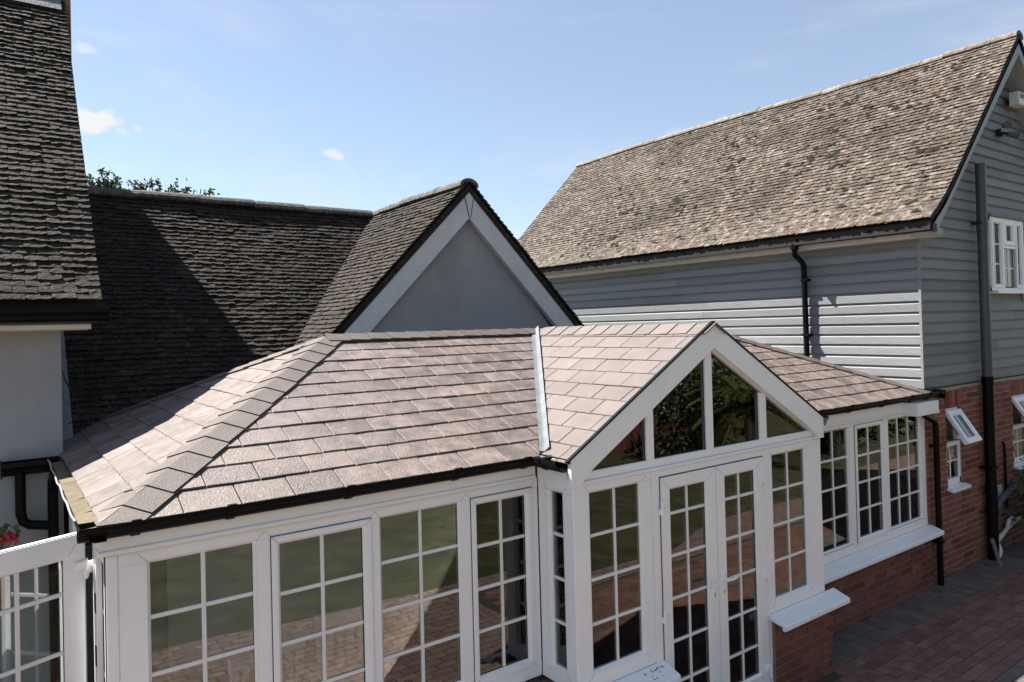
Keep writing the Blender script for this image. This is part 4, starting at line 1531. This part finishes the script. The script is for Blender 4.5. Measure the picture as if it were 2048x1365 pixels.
# soil stack: grey above, black below
px, py = 10.20, 3.87
st1 = pipe(barn, [(px, py, 2.30), (px, py, 5.03)], .060, 'soil_pipe', 20, M['greypipe'])
part('collar', MB().tube([(px, py, 4.17), (px, py, 4.32)], .066, 20), M['greypipe'], st1)
st2 = pipe(barn, [(px, py, .0), (px, py, 2.31)], .063, 'soil_pipe', 20, M['gutter'])
for z in (2.27, .62, .88):
    part('collar', MB().tube([(px, py, z - .05), (px, py, z + .05)], .070, 20), M['gutter'], st2)
for z in (1.17,):
    part('clip', MB().box((px - .12, py - .07, z - .012), (px + .075, py + .09, z + .012)), M['gutter'], st2)
part('clip', MB().box((px - .10, py - .02, 4.26), (px + .05, py + .09, 4.285)), M['dark'], st1)
part('branch_pipe', MB().tube([(px, py, .55), (px + .12, py - .01, .62), (px + .24, py, .70), (px + .75, py + .03, .80)], .042, 14), M['greypipe'], st2)
wp = MB().tube([(px + .10, py + .02, .18), (px + .34, py + .02, .25)], .030, 12)
wp.tube([(px + .34, py + .02, .25), (px + .50, py + .02, .30), (px + .95, py + .03, .36)], .024, 12)
wp.tube([(px + .50, py + .02, .30), (px + .50, py + .0, .40), (px + .62, py, .42)], .024, 12)
wp.tube([(px + .02, py - .01, .05), (px + .08, py - .02, .05), (px + .11, py - .02, .10), (px + .10, py, .18)], .045, 14)
part('waste_pipe', wp, M['pipe_white'], barn)
part('overflow_pipe', MB().tube([(10.78, 3.94, 1.42), (10.78, 3.92, 1.38), (10.80, 3.92, .55)], .018, 8), M['gutter'], barn)
part('vent_cover', MB().bbox((10.58, .66, .006), (10.72, .86, .030), .006, 0, fbr), M['fascia_cream'], barn)
# ================================================================== THE RENDERED HOUSE ON THE LEFT
HV, HX, HY = .642, .395, 6.41
lh = root('rendered_house', 'pale rendered house with steep mossy dark tile roof at the left edge', 'house', (-3.0, 9.6, 0))
RYL, RZL = 9.62, 7.46
EY, EZ = 6.16, 3.352
sLf = (RZL - EZ) / (RYL - EY)
hw = MB()
hw.box((-7, HY, -.1), (HX, 2 * RYL - HY, 3.5))
q = [(HY, 3.5), (2 * RYL - HY, 3.5), (RYL, 3.5 + (RYL - HY) * sLf - .25)]
hw.prism([V((-7, y, z)) for y, z in q], [V((HX, y, z)) for y, z in q])
part('wall', hw, M['render2'], lh)
eL = V((0, 1, sLf)).normalized()
nLf = V((0, -sLf, 1)).normalized()
lenL = math.hypot(RYL - EY, RZL - EZ)
rl = MB()
for sgn in (1, -1):
    Yp = lambda y: RYL + (y - RYL) * sgn
    q = [(Yp(EY), EZ - .03), (RYL, RZL - .03), (RYL, RZL - .13), (Yp(EY), EZ - .13)]
    rl.prism([V((-7.2, y, z)) for y, z in q], [V((HV - .012, y, z)) for y, z in q])
lroof = part('roof', rl, M['deck'], lh)
tvd = tile_variants('roof_tile', .155, .098, .0140, .07, M['tile_dark'], rough=1.25)
bl = lambda t: .05 * max(0, 1 - t / .6) ** 2 + .018 * math.sin(t * 1.7)
tile_roof(lroof, (0, EY, EZ), (1, 0, 0), eL, nLf, -2.0, HV, int(lenL / .07), .07, .155, tvd, M['tile_dark'], bell=bl, wob=1.1)
for sgn in (1,):
    half_round(lroof, (-7.2, RYL, RZL), (HV, RYL, RZL), .11, .32, M['ridge_dark'])
part('eaves_fascia', MB().bbox((-7, 3.175, -.02), (.575, 3.215, .115), .004, 0, fr((0, EY + .14, 0), (1, 0, 0), (0, -1, 0))).bbox((-7, 3.215, -.02), (.575, 3.30, .10), .004, 0, fr((0, EY + .14, 0), (1, 0, 0), (0, -1, 0))).box((-7, EY + .10, 3.17), (.56, HY, 3.185)), M['fascia_cream'], lh)
gl_ = gutter_run(lh, [(V((-7, EY + .045, 3.335)), V((0, -1, 0)), Z), (V((.685, EY + .045, 3.335)), V((0, -1, 0)), Z)], w=.10, h=.10)
part('gutter_end', MB().box((.682, EY - .055, 3.232), (.692, EY + .05, 3.34)), M['gutter'], gl_)
ch = MB()
ch.box((.30, 8.95, 5.9), (.694, 9.45, 6.80))
cho = part('gable_shoulder', ch, M['mortar'], lh)
fcm = fr((0, 8.95, 0), (1, 0, 0), (0, -1, 0))
for k in range(12):
    z0 = 5.92 + k * .073
    for (a, b) in (((.30, .50), (.51, .69)) if k % 2 else ((.30, .40), (.41, .60), (.61, .69))):
        part('brick', MB().bbox((a, z0, -.05), (b, z0 + .063, .005), .003, 0, fcm), M['brick'], cho)
la = MB()
def lr(x, t, h):
    return V((x, EY, EZ)) + eL * t + nLf * h
t0 = (8.98 - EY) / eL.y
K = 8
vs = []
for k in range(K + 1):
    x = -.40 + (.60 + .40) * k / K
    j = NZ.noise(V((k * .9, 1.3, 0))) * .012
    vs += [lr(x, t0 - .22 + j, .055), lr(x, t0 - .02, .062 + j * .5), lr(x, t0 + .10, .05)]
fs = []
for k in range(K):
    for q in range(2):
        a = k * 3 + q
        fs.append((a, a + 1, a + 4, a + 3))
n0 = len(vs)
vs2 = [v - nLf * .02 for v in vs]
fs2 = [tuple(reversed([i + n0 for i in f])) for f in fs]
la.add(vs + vs2, fs + fs2)
part('lead_apron', la, M['lead'], cho)
part('cable', MB().tube([(.40, 6.44, 2.86), (.42, 6.46, 2.80), (.46, 6.50, 2.70), (.51, 6.54, 2.60), (.515, 6.54, 2.53), (.48, 6.52, 2.475), (.44, 6.50, 2.45)], .005, 6), M['dark'], lh)

# ================================================================== THE HOUSE WITH THE GABLE IN THE MIDDLE
mh = root('gabled_house', 'low dark tiled house behind the conservatory with a white edged rendered gable', 'house', (3.6, 9.4, 0))
MY, MZ, sm = 9.42, 4.78, 1.06
WXC, WZ, WY, sw = 4.44, 4.79, 6.93, 1.015
mw = MB()
mw.box((HX + .01, 7.05, -.1), (6.6, 11.6, 2.1))
mw.prism([V((HX + .01, y, z)) for y, z in [(7.3, 2.0), (11.5, 2.0), (MY, 4.55)]], [V((WXC + .2, y, z)) for y, z in [(7.3, 2.0), (11.5, 2.0), (MY, 4.55)]])
q = [(WXC - 2.1, 2.05), (WXC + 2.1, 2.05), (WXC, 4.55)]
mw.prism([V((x, 7.04, z)) for x, z in q], [V((x, MY, z)) for x, z in q])
part('wall', mw, M['render'], mh)
rm2 = MB()
for sgn in (1, -1):
    Yp = lambda y: MY + (y - MY) * sgn
    ye = MY - 2.95
    q = [(Yp(ye), MZ - 2.95 * sm - .03), (MY, MZ - .03), (MY, MZ - .15), (Yp(ye), MZ - 2.95 * sm - .15)]
    rm2.prism([V((HX + .012, y, z)) for y, z in q], [V((WXC + .15, y, z)) for y, z in q])
for sgn in (1, -1):
    q = [(WXC - sgn * 2.2, WZ - 2.2 * sw - .03), (WXC, WZ - .03), (WXC, WZ - .12), (WXC - sgn * 2.2, WZ - 2.2 * sw - .12)]
    rm2.prism([V((x, WY + .015, z)) for x, z in q], [V((x, MY, z)) for x, z in q])
mroof = part('roof', rm2, M['deck'], mh)
eM = V((0, 1, sm)).normalized()
nM = V((0, -sm, 1)).normalized()
lM = 2.95 * math.sqrt(1 + sm * sm)
def keep_main(s, t, p):
    # not where the wing roof covers it
    zw = WZ - sw * abs(p.x - WXC)
    return not (p.z < zw - .10 and abs(p.x - WXC) < 2.2) and not (p.x > WXC)
tvm = tile_variants('roof_tile', .155, .094, .0130, .067, M['tile_dark'], rough=1.2)
sgm = lambda s, t: .02 * math.sin(s * 1.1 + 1) * min(1, t) + .012 * NZ.noise(V((s, t, 7)))
eW = V((1, 0, sw)).normalized()
nW = V((-sw, 0, 1)).normalized()
lW = 2.2 * math.sqrt(1 + sw * sw)
W0 = V((WXC - 2.2, 0, WZ - 2.2 * sw))
wing_items = []
def keep_wing(s, t, p):
    zm = MZ - sm * abs(MY - p.y)
    return p.z > zm - .10 and p.z > 2.75
tile_roof(mroof, (0, MY - 2.95, MZ - 2.95 * sm), (1, 0, 0), eM, nM, HX + .02, 5.0, int(lM / .067), .067, .155, tvm, M['tile_dark'], keep=keep_main, sway=sgm, wob=1.0, limit=170)
tile_roof(mroof, W0 + V((0, MY, 0)), (0, -1, 0), eW, nW, 0, MY - WY, int(lW / .067), .067, .155, tvm, M['tile_dark'], keep=keep_wing, wob=1.0, limit=130)
W1 = V((WXC + 2.2, WY, WZ - 2.2 * sw))
tile_roof(mroof, W1, (0, 1, 0), V((-1, 0, sw)).normalized(), V((sw, 0, 1)).normalized(), 0, MY - WY, int(lW / .067), .067, .155, tvm, M['tile_dark'], wob=1.0, limit=0)
half_round(mroof, (HX, MY, MZ - .0), (WXC - .1, MY, MZ - .0), .115, .32, M['ridge_dark'], sag=lambda a: .012 * math.sin(a * 1.3))
half_round(mroof, (WXC, WY, WZ + .0), (WXC, MY - .02, WZ - .0), .11, .32, M['ridge_dark'], sag=lambda a: .01 * math.sin(a * 2))
for sx in (-1, 1):
    X = lambda d: WXC + sx * d
    q = [(X(.0), 4.70), (X(2.15), 4.70 - 2.15 * sw), (X(2.15), 4.375 - 2.15 * sw), (X(.0), 4.375)]
    part('bargeboard', MB().prism([V((x, WY + .055, z)) for x, z in q], [V((x, WY + .025, z)) for x, z in q]), M['barge'], mh)
    q = [(X(.0), 4.745), (X(2.2), 4.745 - 2.2 * sw), (X(2.2), 4.695 - 2.2 * sw), (X(.0), 4.695)]
    part('undercloak', MB().prism([V((x, WY + .06, z)) for x, z in q], [V((x, WY + .008, z)) for x, z in q]), M['tile_dark'], mh)
    q = [(X(.02), 4.40), (X(2.15), 4.42 - 2.15 * sw), (X(2.15), 4.39 - 2.15 * sw), (X(.02), 4.37)]
    part('soffit', MB().prism([V((x, WY + .056, z)) for x, z in q], [V((x, 7.06, z)) for x, z in q]), M['barge'], mh)
ab = [(WXC - .062, 4.70 - .062 * sw - .004), (WXC, 4.696), (WXC + .062, 4.70 - .062 * sw - .004), (WXC + .014, 4.378), (WXC - .002, 4.378)]
part('apex_board', MB().prism([V((x, WY + .026, z)) for x, z in ab], [V((x, WY + .020, z)) for x, z in ab]), M['barge'], mh)
sm_ = MB()
for (p, q) in ((ab[0], ab[4]), (ab[2], ab[3])):
    sm_.prism([V((p[0] - .004, WY + .026, p[1])), V((p[0] + .004, WY + .026, p[1])), V((q[0] + .004, WY + .026, q[1])), V((q[0] - .004, WY + .026, q[1]))], [V((p[0] - .004, WY + .0185, p[1])), V((p[0] + .004, WY + .0185, p[1])), V((q[0] + .004, WY + .0185, q[1])), V((q[0] - .004, WY + .0185, q[1]))])
part('joint_gap', sm_, M['gasket'], mh, kind='stuff')
part('flashing', MB().prism([V((HX + .001, 6.6, 1.85)), V((HX + .11, 6.6, 1.85)), V((HX + .11, 8.6, 3.95)), V((HX + .001, 8.6, 3.95))], [V((HX + .001, 6.6, 1.93)), V((HX + .11, 6.6, 1.91)), V((HX + .11, 8.6, 4.01)), V((HX + .001, 8.6, 4.05))]), M['lead'], mh)
# the old outside wall seen through the porch glass: a brick patch and a white window
mbk = part('brick_wall', MB().box((4.2, 6.90, 0), (6.6, 6.99, 2.45)), M['mortar'], mh)
bricks(mbk, fr((0, 6.90, 0), (1, 0, 0), (0, -1, 0)), 4.2, 6.6, 0, 2.42, M['brick'], None, .006, holes=[(4.75, 5.55, 1.0, 2.2)], limit=120)
fin = fr((0, 6.89, 0), (1, 0, 0), (0, -1, 0))
iw_ = MB()
ring(iw_, rect(4.76, 5.54, 1.01, 2.19), [(0, -.05), (0, .01), (.06, .01), (.06, -.05)], fin)
iwo = part('window', iw_, M['upvc'], mh)
pane(iwo, rect(4.82, 5.48, 1.07, 2.13), fin, -.02, [5.15], [1.42, 1.78])
part('window_sill', MB().box((4.72, .96, -.05), (5.58, 1.0, .10), 0, fin), M['upvc'], iwo)

# ================================================================== PLANTS
def leaf(mb, p, d, n, l, w):
    d = d.normalized()
    s = d.cross(n)
    if s.length < 1e-4:
        s = V((1, 0, 0))
    s.normalize()
    nn = s.cross(d)
    a = p
    b = p + d * l * .5 + s * w * .5 + nn * l * .07
    c = p + d * l
    e = p + d * l * .5 - s * w * .5 + nn * l * .07
    mb.add([a, b, c, e], [(0, 1, 2), (0, 2, 3)])
def rv():
    return V((R.gauss(0, 1), R.gauss(0, 1), R.gauss(0, 1))).normalized()
def bush(name, label, cat, base, size, n, m, leafl=.07, group=None, trunk=.03, clump=.25, hgt=None, flat=1.0):
    """a plant: stems branching from the base and leaves in clumps through the crown"""
    base = V(base)
    o = root(name, label, cat, base, group)
    sx, sy, sz = size
    stems = MB()
    cl = []
    nc = max(8, int(n / 28))
    cen = base + V((0, 0, sz * .5 if hgt is None else hgt))
    for k in range(nc):
        while True:
            q = V((U(-1, 1), U(-1, 1), U(-1, 1)))
            if .25 < q.length < 1 + U(-.1, .12):
                break
        cl.append(cen + V((q.x * sx / 2, q.y * sy / 2, q.z * sz / 2)))
    top = V((base.x, base.y, cen.z))
    stems.tube([base, base.lerp(top, .5) + V((U(-.1, .1) * sx, U(-.1, .1) * sy, 0)) * .3, top], trunk, 8, radii=[trunk, trunk * .8, trunk * .55])
    for c in cl[:60]:
        b = base.lerp(top, U(.35, 1.0))
        mid = b.lerp(c, .5) + rv() * .08 * sz * .4
        stems.tube([b, mid, c], trunk * .3, 5, radii=[trunk * .4, trunk * .25, trunk * .1])
    part('trunk' if sz > 2 else 'stem', stems, M['bark'], o)
    lv = MB()
    for c in cl:
        r = clump * U(.6, 1.3)
        out = (c - cen).normalized()
        for k in range(int(n / nc)):
            q = rv() * r * (R.random() ** .5)
            q.z *= flat
            d = (q.normalized() + out * .7 + V((0, 0, U(-.5, .3)))).normalized()
            leaf(lv, c + q, d, rv(), leafl * U(.6, 1.3), leafl * U(.4, .65))
    part('crown' if sz > 2 else 'foliage', lv, m, o)
    return o
def sprays(name, label, base, tips, m, leafl, cat='tree'):
    """upper shoots of a tree that show above a roof, on limbs from a trunk that stands on the ground"""
    o = root(name, label, cat, base)
    base = V(base)
    st = MB()
    lv = MB()
    fork = V((base.x, base.y, 2.6))
    st.tube([base, base.lerp(fork, .5) + V((.05, .03, 0)), fork], .08, 9, radii=[.10, .085, .07])
    for t in tips:
        t = V(t)
        m1 = fork.lerp(t, .5) + V((U(-.15, .15), U(-.1, .1), U(-.1, .2)))
        st.tube([fork, m1, t], .02, 6, radii=[.035, .02, .006])
        for k in range(14):
            a = m1.lerp(t, U(.35, 1.0))
            d = (rv() + V((0, 0, .5))).normalized()
            e = a + d * U(.08, .24)
            st.tube([a, e], .004, 4)
            for j in range(14):
                q = a.lerp(e, U(.3, 1.05))
                leaf(lv, q, (rv() + d * .6 + V((0, 0, .1))), (rv() + V((0, 0, 1))), leafl * U(.7, 1.3), leafl * U(.5, .7))
        for k in range(420):
            q = m1.lerp(t, U(-.3, .9)) + rv() * U(.05, .30)
            leaf(lv, q, rv(), rv() + V((0, 0, .6)), leafl * U(.7, 1.3), leafl * U(.5, .7))
    part('trunk', st, M['bark'], o)
    part('crown', lv, m, o)
def atd(x, y, Y):
    d = raydir(x, y)
    return CO + d * (Y / d.y)
sprays('tree', 'small leafy tree showing over the dark ridge beside the left house roof', (1.1, 10.9, 0), [atd(x, y, 10.6) for x, y in ((183, 366), (205, 354), (215, 360), (232, 358), (242, 372), (196, 372), (222, 372))], M['leaf'], .055)
sprays('tree', 'wider leafy tree showing as three tufts over the middle of the dark ridge', (1.75, 11.0, 0), [atd(x, y, 10.7) for x, y in ((281, 364), (288, 372), (305, 369), (318, 372), (342, 377), (350, 381), (372, 383), (388, 379), (402, 378), (412, 389), (300, 376), (330, 382))], M['leaf'], .055)

bush('shrub', 'dark green bushy shrub beside the black pipes at the right edge', 'shrub', (11.15, 3.50, 0), (1.0, .75, 1.15), 2600, M['leaf_dark'], .06, clump=.16, hgt=.72)
g = root('geranium', 'red flowering geranium just above the open white door at the left edge', 'plant', (-.07, 5.95, 0))
part('pot', MB().tube([(-.07, 5.95, 1.30), (-.07, 5.95, 1.33), (-.07, 5.95, 1.56), (-.07, 5.95, 1.60)], .1, 16, radii=[.085, .09, .13, .135]), M['terracotta'], g)
part('stand', MB().tube([(-.07, 5.95, 0), (-.07, 5.95, 1.31)], .03, 10).tube([(-.07, 5.95, 0), (-.07, 5.95, .04)], .16, 16), M['dark'], g)
gs = MB()
gv = MB()
gfw = MB()
for k in range(22):
    a = U(0, 6.28)
    tip = V((-.07, 5.95, 1.58)) + V((math.cos(a) * U(.02, .15), math.sin(a) * U(.02, .13), U(.08, .30)))
    gs.tube([(-.07, 5.95, 1.55), tip], .005, 5)
    for j in range(6):
        leaf(gv, tip + rv() * .03, rv(), rv() + V((0, 0, 1)), U(.04, .07), U(.04, .06))
for (x, y) in ((22, 1076), (12, 1074), (2, 1079), (27, 1080), (-12, 1076)):
    tip = atd(x, y, 5.9)
    gs.tube([(-.07, 5.95, 1.58), tip], .005, 5)
    for j in range(34):
        leaf(gfw, tip + rv() * .022, rv(), rv(), .024, .02)
part('stem', gs, M['leaf'], g)
part('foliage', gv, M['leaf_dark'], g)
part('flower', gfw, M['flower'], g)

bush('shrub', 'rounded green shrub before the brick garden building, mirrored in the porch glass', 'shrub', (12.9, -3.6, 0), (3.2, 1.6, 2.3), 4200, M['leaf_dark'], .13, clump=.4, hgt=1.25)
# the garden behind the camera, which the window glass mirrors
bush('tree', 'broad garden tree across the lawn, mirrored in the gable glass', 'tree', (7.5, -13, 0), (9, 7, 7), 16000, M['leaf_dark'], .26, trunk=.22, clump=1.0, hgt=5.2)
bush('tree', 'tall garden tree right of the lawn, mirrored in the right hand windows', 'tree', (17, -10, 0), (8, 7, 9), 16000, M['leaf_dark'], .26, trunk=.24, clump=1.1, hgt=5.6)
bush('tree', 'rounded garden tree at the far left of the lawn, mirrored in the glass', 'tree', (-6, -17, 0), (9, 7, 7), 14000, M['leaf_dark'], .26, trunk=.22, clump=1.0, hgt=5.0)
def hedge(label, x0, x1, y, h, n):
    o = root('hedge', label, 'hedge', ((x0 + x1) / 2, y, 0))
    lv = MB()
    for k in range(n):
        p = V((U(x0, x1), y + U(-.7, .7), h * (1 - R.random() ** 1.6 * 1.0)))
        p.z += .25 * NZ.noise(V((p.x * .6, p.y, 0)))
        leaf(lv, p, rv(), rv(), U(.18, .34), U(.12, .2))
    part('foliage', lv, M['leaf_dark'], o)
    st = MB()
    x = x0 + .4
    while x < x1:
        st.tube([(x, y, 0), (x + U(-.1, .1), y, h * .8)], .04, 6)
        x += 1.1
    part('stem', st, M['bark'], o)
hedge('long clipped hedge closing the lawn, mirrored in the window glass', -14, 12, -15.5, 2.6, 9000)
gb = root('garden_building', 'red brick garden building with white windows, mirrored in the porch gable glass', 'building', (14, -6.5, 0))
part('wall', MB().box((11.2, -8.5, -.1), (17, -5.2, 2.6)), M['brick'], gb)
part('roof', MB().prism([V((11, y, z)) for y, z in ((-8.8, 2.5), (-4.95, 2.5), (-6.85, 4.3))], [V((17.2, y, z)) for y, z in ((-8.8, 2.5), (-4.95, 2.5), (-6.85, 4.3))]), M['tile_barn'], gb)
fgb = fr((0, -5.2, 0), (1, 0, 0), (0, 1, 0))
for x in (11.9, 13.4, 15.4):
    w_ = MB()
    ring(w_, rect(x, x + 1.0, .9, 2.1), [(0, -.03), (0, .03), (.08, .03), (.08, -.03)], fgb)
    w_o = part('window', w_, M['upvc'], gb)
    part('pane', MB().box((x + .08, .98, 0), (x + .92, 2.02, .01), 0, fgb), M['dark'], w_o)
    for q in (1.0 / 3, 2.0 / 3):
        part('glazing_bar', MB().box((x + q - .02, .98, .01), (x + q + .02, 2.02, .025), 0, fgb), M['upvc'], w_o)
    part('glazing_bar', MB().box((x + .08, 1.5, .01), (x + .92, 1.54, .024), 0, fgb), M['upvc'], w_o)
    part('window_sill', MB().box((x - .05, .84, 0), (x + 1.05, .9, .12), 0, fgb), M['upvc'], w_o)
hedge('dark hedge bank beside the paving, mirrored in the far right windows', 15.8, 24, -1.9, 2.7, 8000)
def palm(label, base, h):
    base = V(base)
    o = root('palm', label, 'palm', base)
    part('trunk', MB().tube([base, base + V((.05, .02, h * .5)), base + V((0, 0, h))], .12, 10, radii=[.15, .11, .10]), M['bark'], o)
    for k in range(26):
        a = U(0, 6.28)
        el = U(-.2, 1.1)
        d = V((math.cos(a) * math.cos(el), math.sin(a) * math.cos(el), math.sin(el)))
        mb = MB()
        p = base + V((0, 0, h))
        prev = p
        for j in range(7):
            d2 = (d + V((0, 0, -.16 * j))).normalized()
            q = prev + d2 * .20
            for s in (-1, 1):
                side = d2.cross(V((0, 0, 1))).normalized() * s
                for i in range(3):
                    leaf(mb, prev.lerp(q, i / 3), (side + d2 * .8), V((0, 0, 1)), .42 * (1 - abs(j - 3) * .1), .035)
            mb.tube([prev, q], .010, 4)
            prev = q
        part('frond', mb, M['leaf_palm'], o)
palm('bright fan palm by the paving, mirrored in the right hand windows', (12.9, -2.2, 0), 1.3)
palm('second fan palm farther right, mirrored in the last window by the wall', (15.4, -1.0, 0), 1.7)

# ================================================================== SMALL THINGS
def globe(label, c, r):
    o = single('globe_lamp', MB().sphere(c, r, 24, 14), M['opal'], label, 'globe lamp', c, 'white globes on the inner sill')
    base = MB().tube([V(c) - V((0, 0, r + .002)), V(c) - V((0, 0, r * .9))], r * .45, 16)
    ORG[o.name] = V(c)
    part('base', base, M['opal'], o)
sillin = part('inner_sill', MB().box((PXL + .05, .75, -.26), (3.76, .785, -.062), 0, fp), M['upvc'], con)
globe('smaller white globe on the inner sill left of the double doors', fp(3.44, .785 + .068, -.16), .066)
globe('larger white globe on the inner sill left of the double doors', fp(3.605, .785 + .098, -.165), .096)
vz = single('vase', MB().tube([(2.05, 4.30, .76), (2.05, 4.30, .79), (2.05, 4.30, .985), (2.05, 4.30, .985), (2.05, 4.30, .80)], .05, 24, radii=[.05, .052, .052, .044, .043], cap=True), M['opal'], 'white cylinder vase standing inside the third window of the long front', 'vase')
bx = single('speaker', MB().bbox((2.14, .76, 0), (2.44, 1.02, .16), .012, 0, fr((0, 4.62, 0), (1, 0, 0), (0, -1, 0))), M['dark'], 'black box shaped speaker behind the white vase', 'speaker')
tb_ = root('table', 'low white side table inside the long front windows', 'table', (2.2, 4.45, .06))
part('tabletop', MB().bbox((1.85, 4.22, .72), (2.60, 4.68, .758), .006), M['wood_white'], tb_)
for x in (1.90, 2.55):
    for y in (4.27, 4.63):
        part('leg', MB().box((x - .02, y - .02, .06), (x + .02, y + .02, .72)), M['wood_white'], tb_)
def chair(label, loc, rz):
    o = root('chair', label, 'chair', loc, 'slatted chairs inside the conservatory')
    Rz = MX.Rotation(rz, 4, 'Z')
    f = lambda x, y, z: V(loc) + (Rz @ V((x, y, z)))
    def b(name, p, q):
        part(name, MB().box(p, q, 0, f), M['wood_white'], o)
    for x in (-.22, .22):
        b('leg', (x - .02, -.22, 0), (x + .02, -.18, .44))
        b('leg', (x - .02, .19, 0), (x + .02, .23, 1.02))
    b('seat', (-.25, -.25, .44), (.25, .22, .47))
    b('back_rail', (-.25, .19, .96), (.25, .235, 1.05))
    b('back_rail', (-.25, .19, .58), (.25, .225, .63))
    for k in range(5):
        x = -.15 + .075 * k
        b('slat', (x - .022, .20, .63), (x + .022, .22, .96))
chair('white slatted chair standing behind the third window', (2.1, 5.15, .06), 2.9)
chair('white slatted chair standing nearest the porch corner', (2.75, 4.9, .06), 2.5)
chair('white slatted chair standing behind the second window', (1.35, 4.9, .06), 3.3)
sp = root('spotlight', 'twin black spotlight on the boarded gable below the roof', 'spotlight', (11.02, 3.9, 5.55))
part('bracket', MB().box((10.98, 3.90, 5.50), (11.06, 3.965, 5.60)).tube([(11.02, 3.91, 5.55), (11.02, 3.84, 5.52)], .015, 8), M['dark'], sp)
for (dx, dz) in ((-.10, .07), (.10, -.02)):
    part('lamp', MB().tube([(11.02 + dx * .6, 3.86, 5.55 + dz), (11.02 + dx * 1.6, 3.78, 5.53 + dz)], .04, 12, radii=[.03, .05]), M['greypipe'], sp)
al = root('floodlight', 'white boxy floodlight under the gable peak at the right edge', 'floodlight', (11.42, 3.86, 6.04))
part('body', MB().bbox((11.26, 5.94, -.03), (11.50, 6.12, .09), .012, 0, fr((0, 3.86, 0), (1, 0, 0), (0, -1, 0))), M['pipe_white'], al)
part('lens', MB().box((11.29, 6.03, .0895), (11.46, 6.09, .094), 0, fr((0, 3.86, 0), (1, 0, 0), (0, -1, 0))), M['dark'], al)
part('bracket', MB().box((11.34, 3.88, 5.99), (11.40, 3.97, 6.05)), M['dark'], al)
tm = single('timber_offcut', MB().box((-.022, -.014, 0), (.022, .014, .36), 0, lambda a, b, c: V((10.0 + a + c * .22, 3.72 - c * -.32 + b, .004 + c * .82 + abs(a) * .0))), M['wood'], 'short grey timber offcut leaning by the foot of the black soil pipe', 'timber')

lf = MB()
for k in range(150):
    x = U(5.6, 12.5)
    y = 3.9 - abs(R.gauss(0, .35)) if R.random() < .6 else U(1.8, 3.9)
    if x < 6.0 and y > 3.45:
        continue
    leaf(lf, V((x, y, .014)), V((U(-1, 1), U(-1, 1), U(0, .25))), V((0, 0, 1)) + rv() * .3, U(.015, .045), U(.01, .025))
lo_ = part('fallen_leaves', lf, M['bark'])
lo_['kind'] = 'stuff'
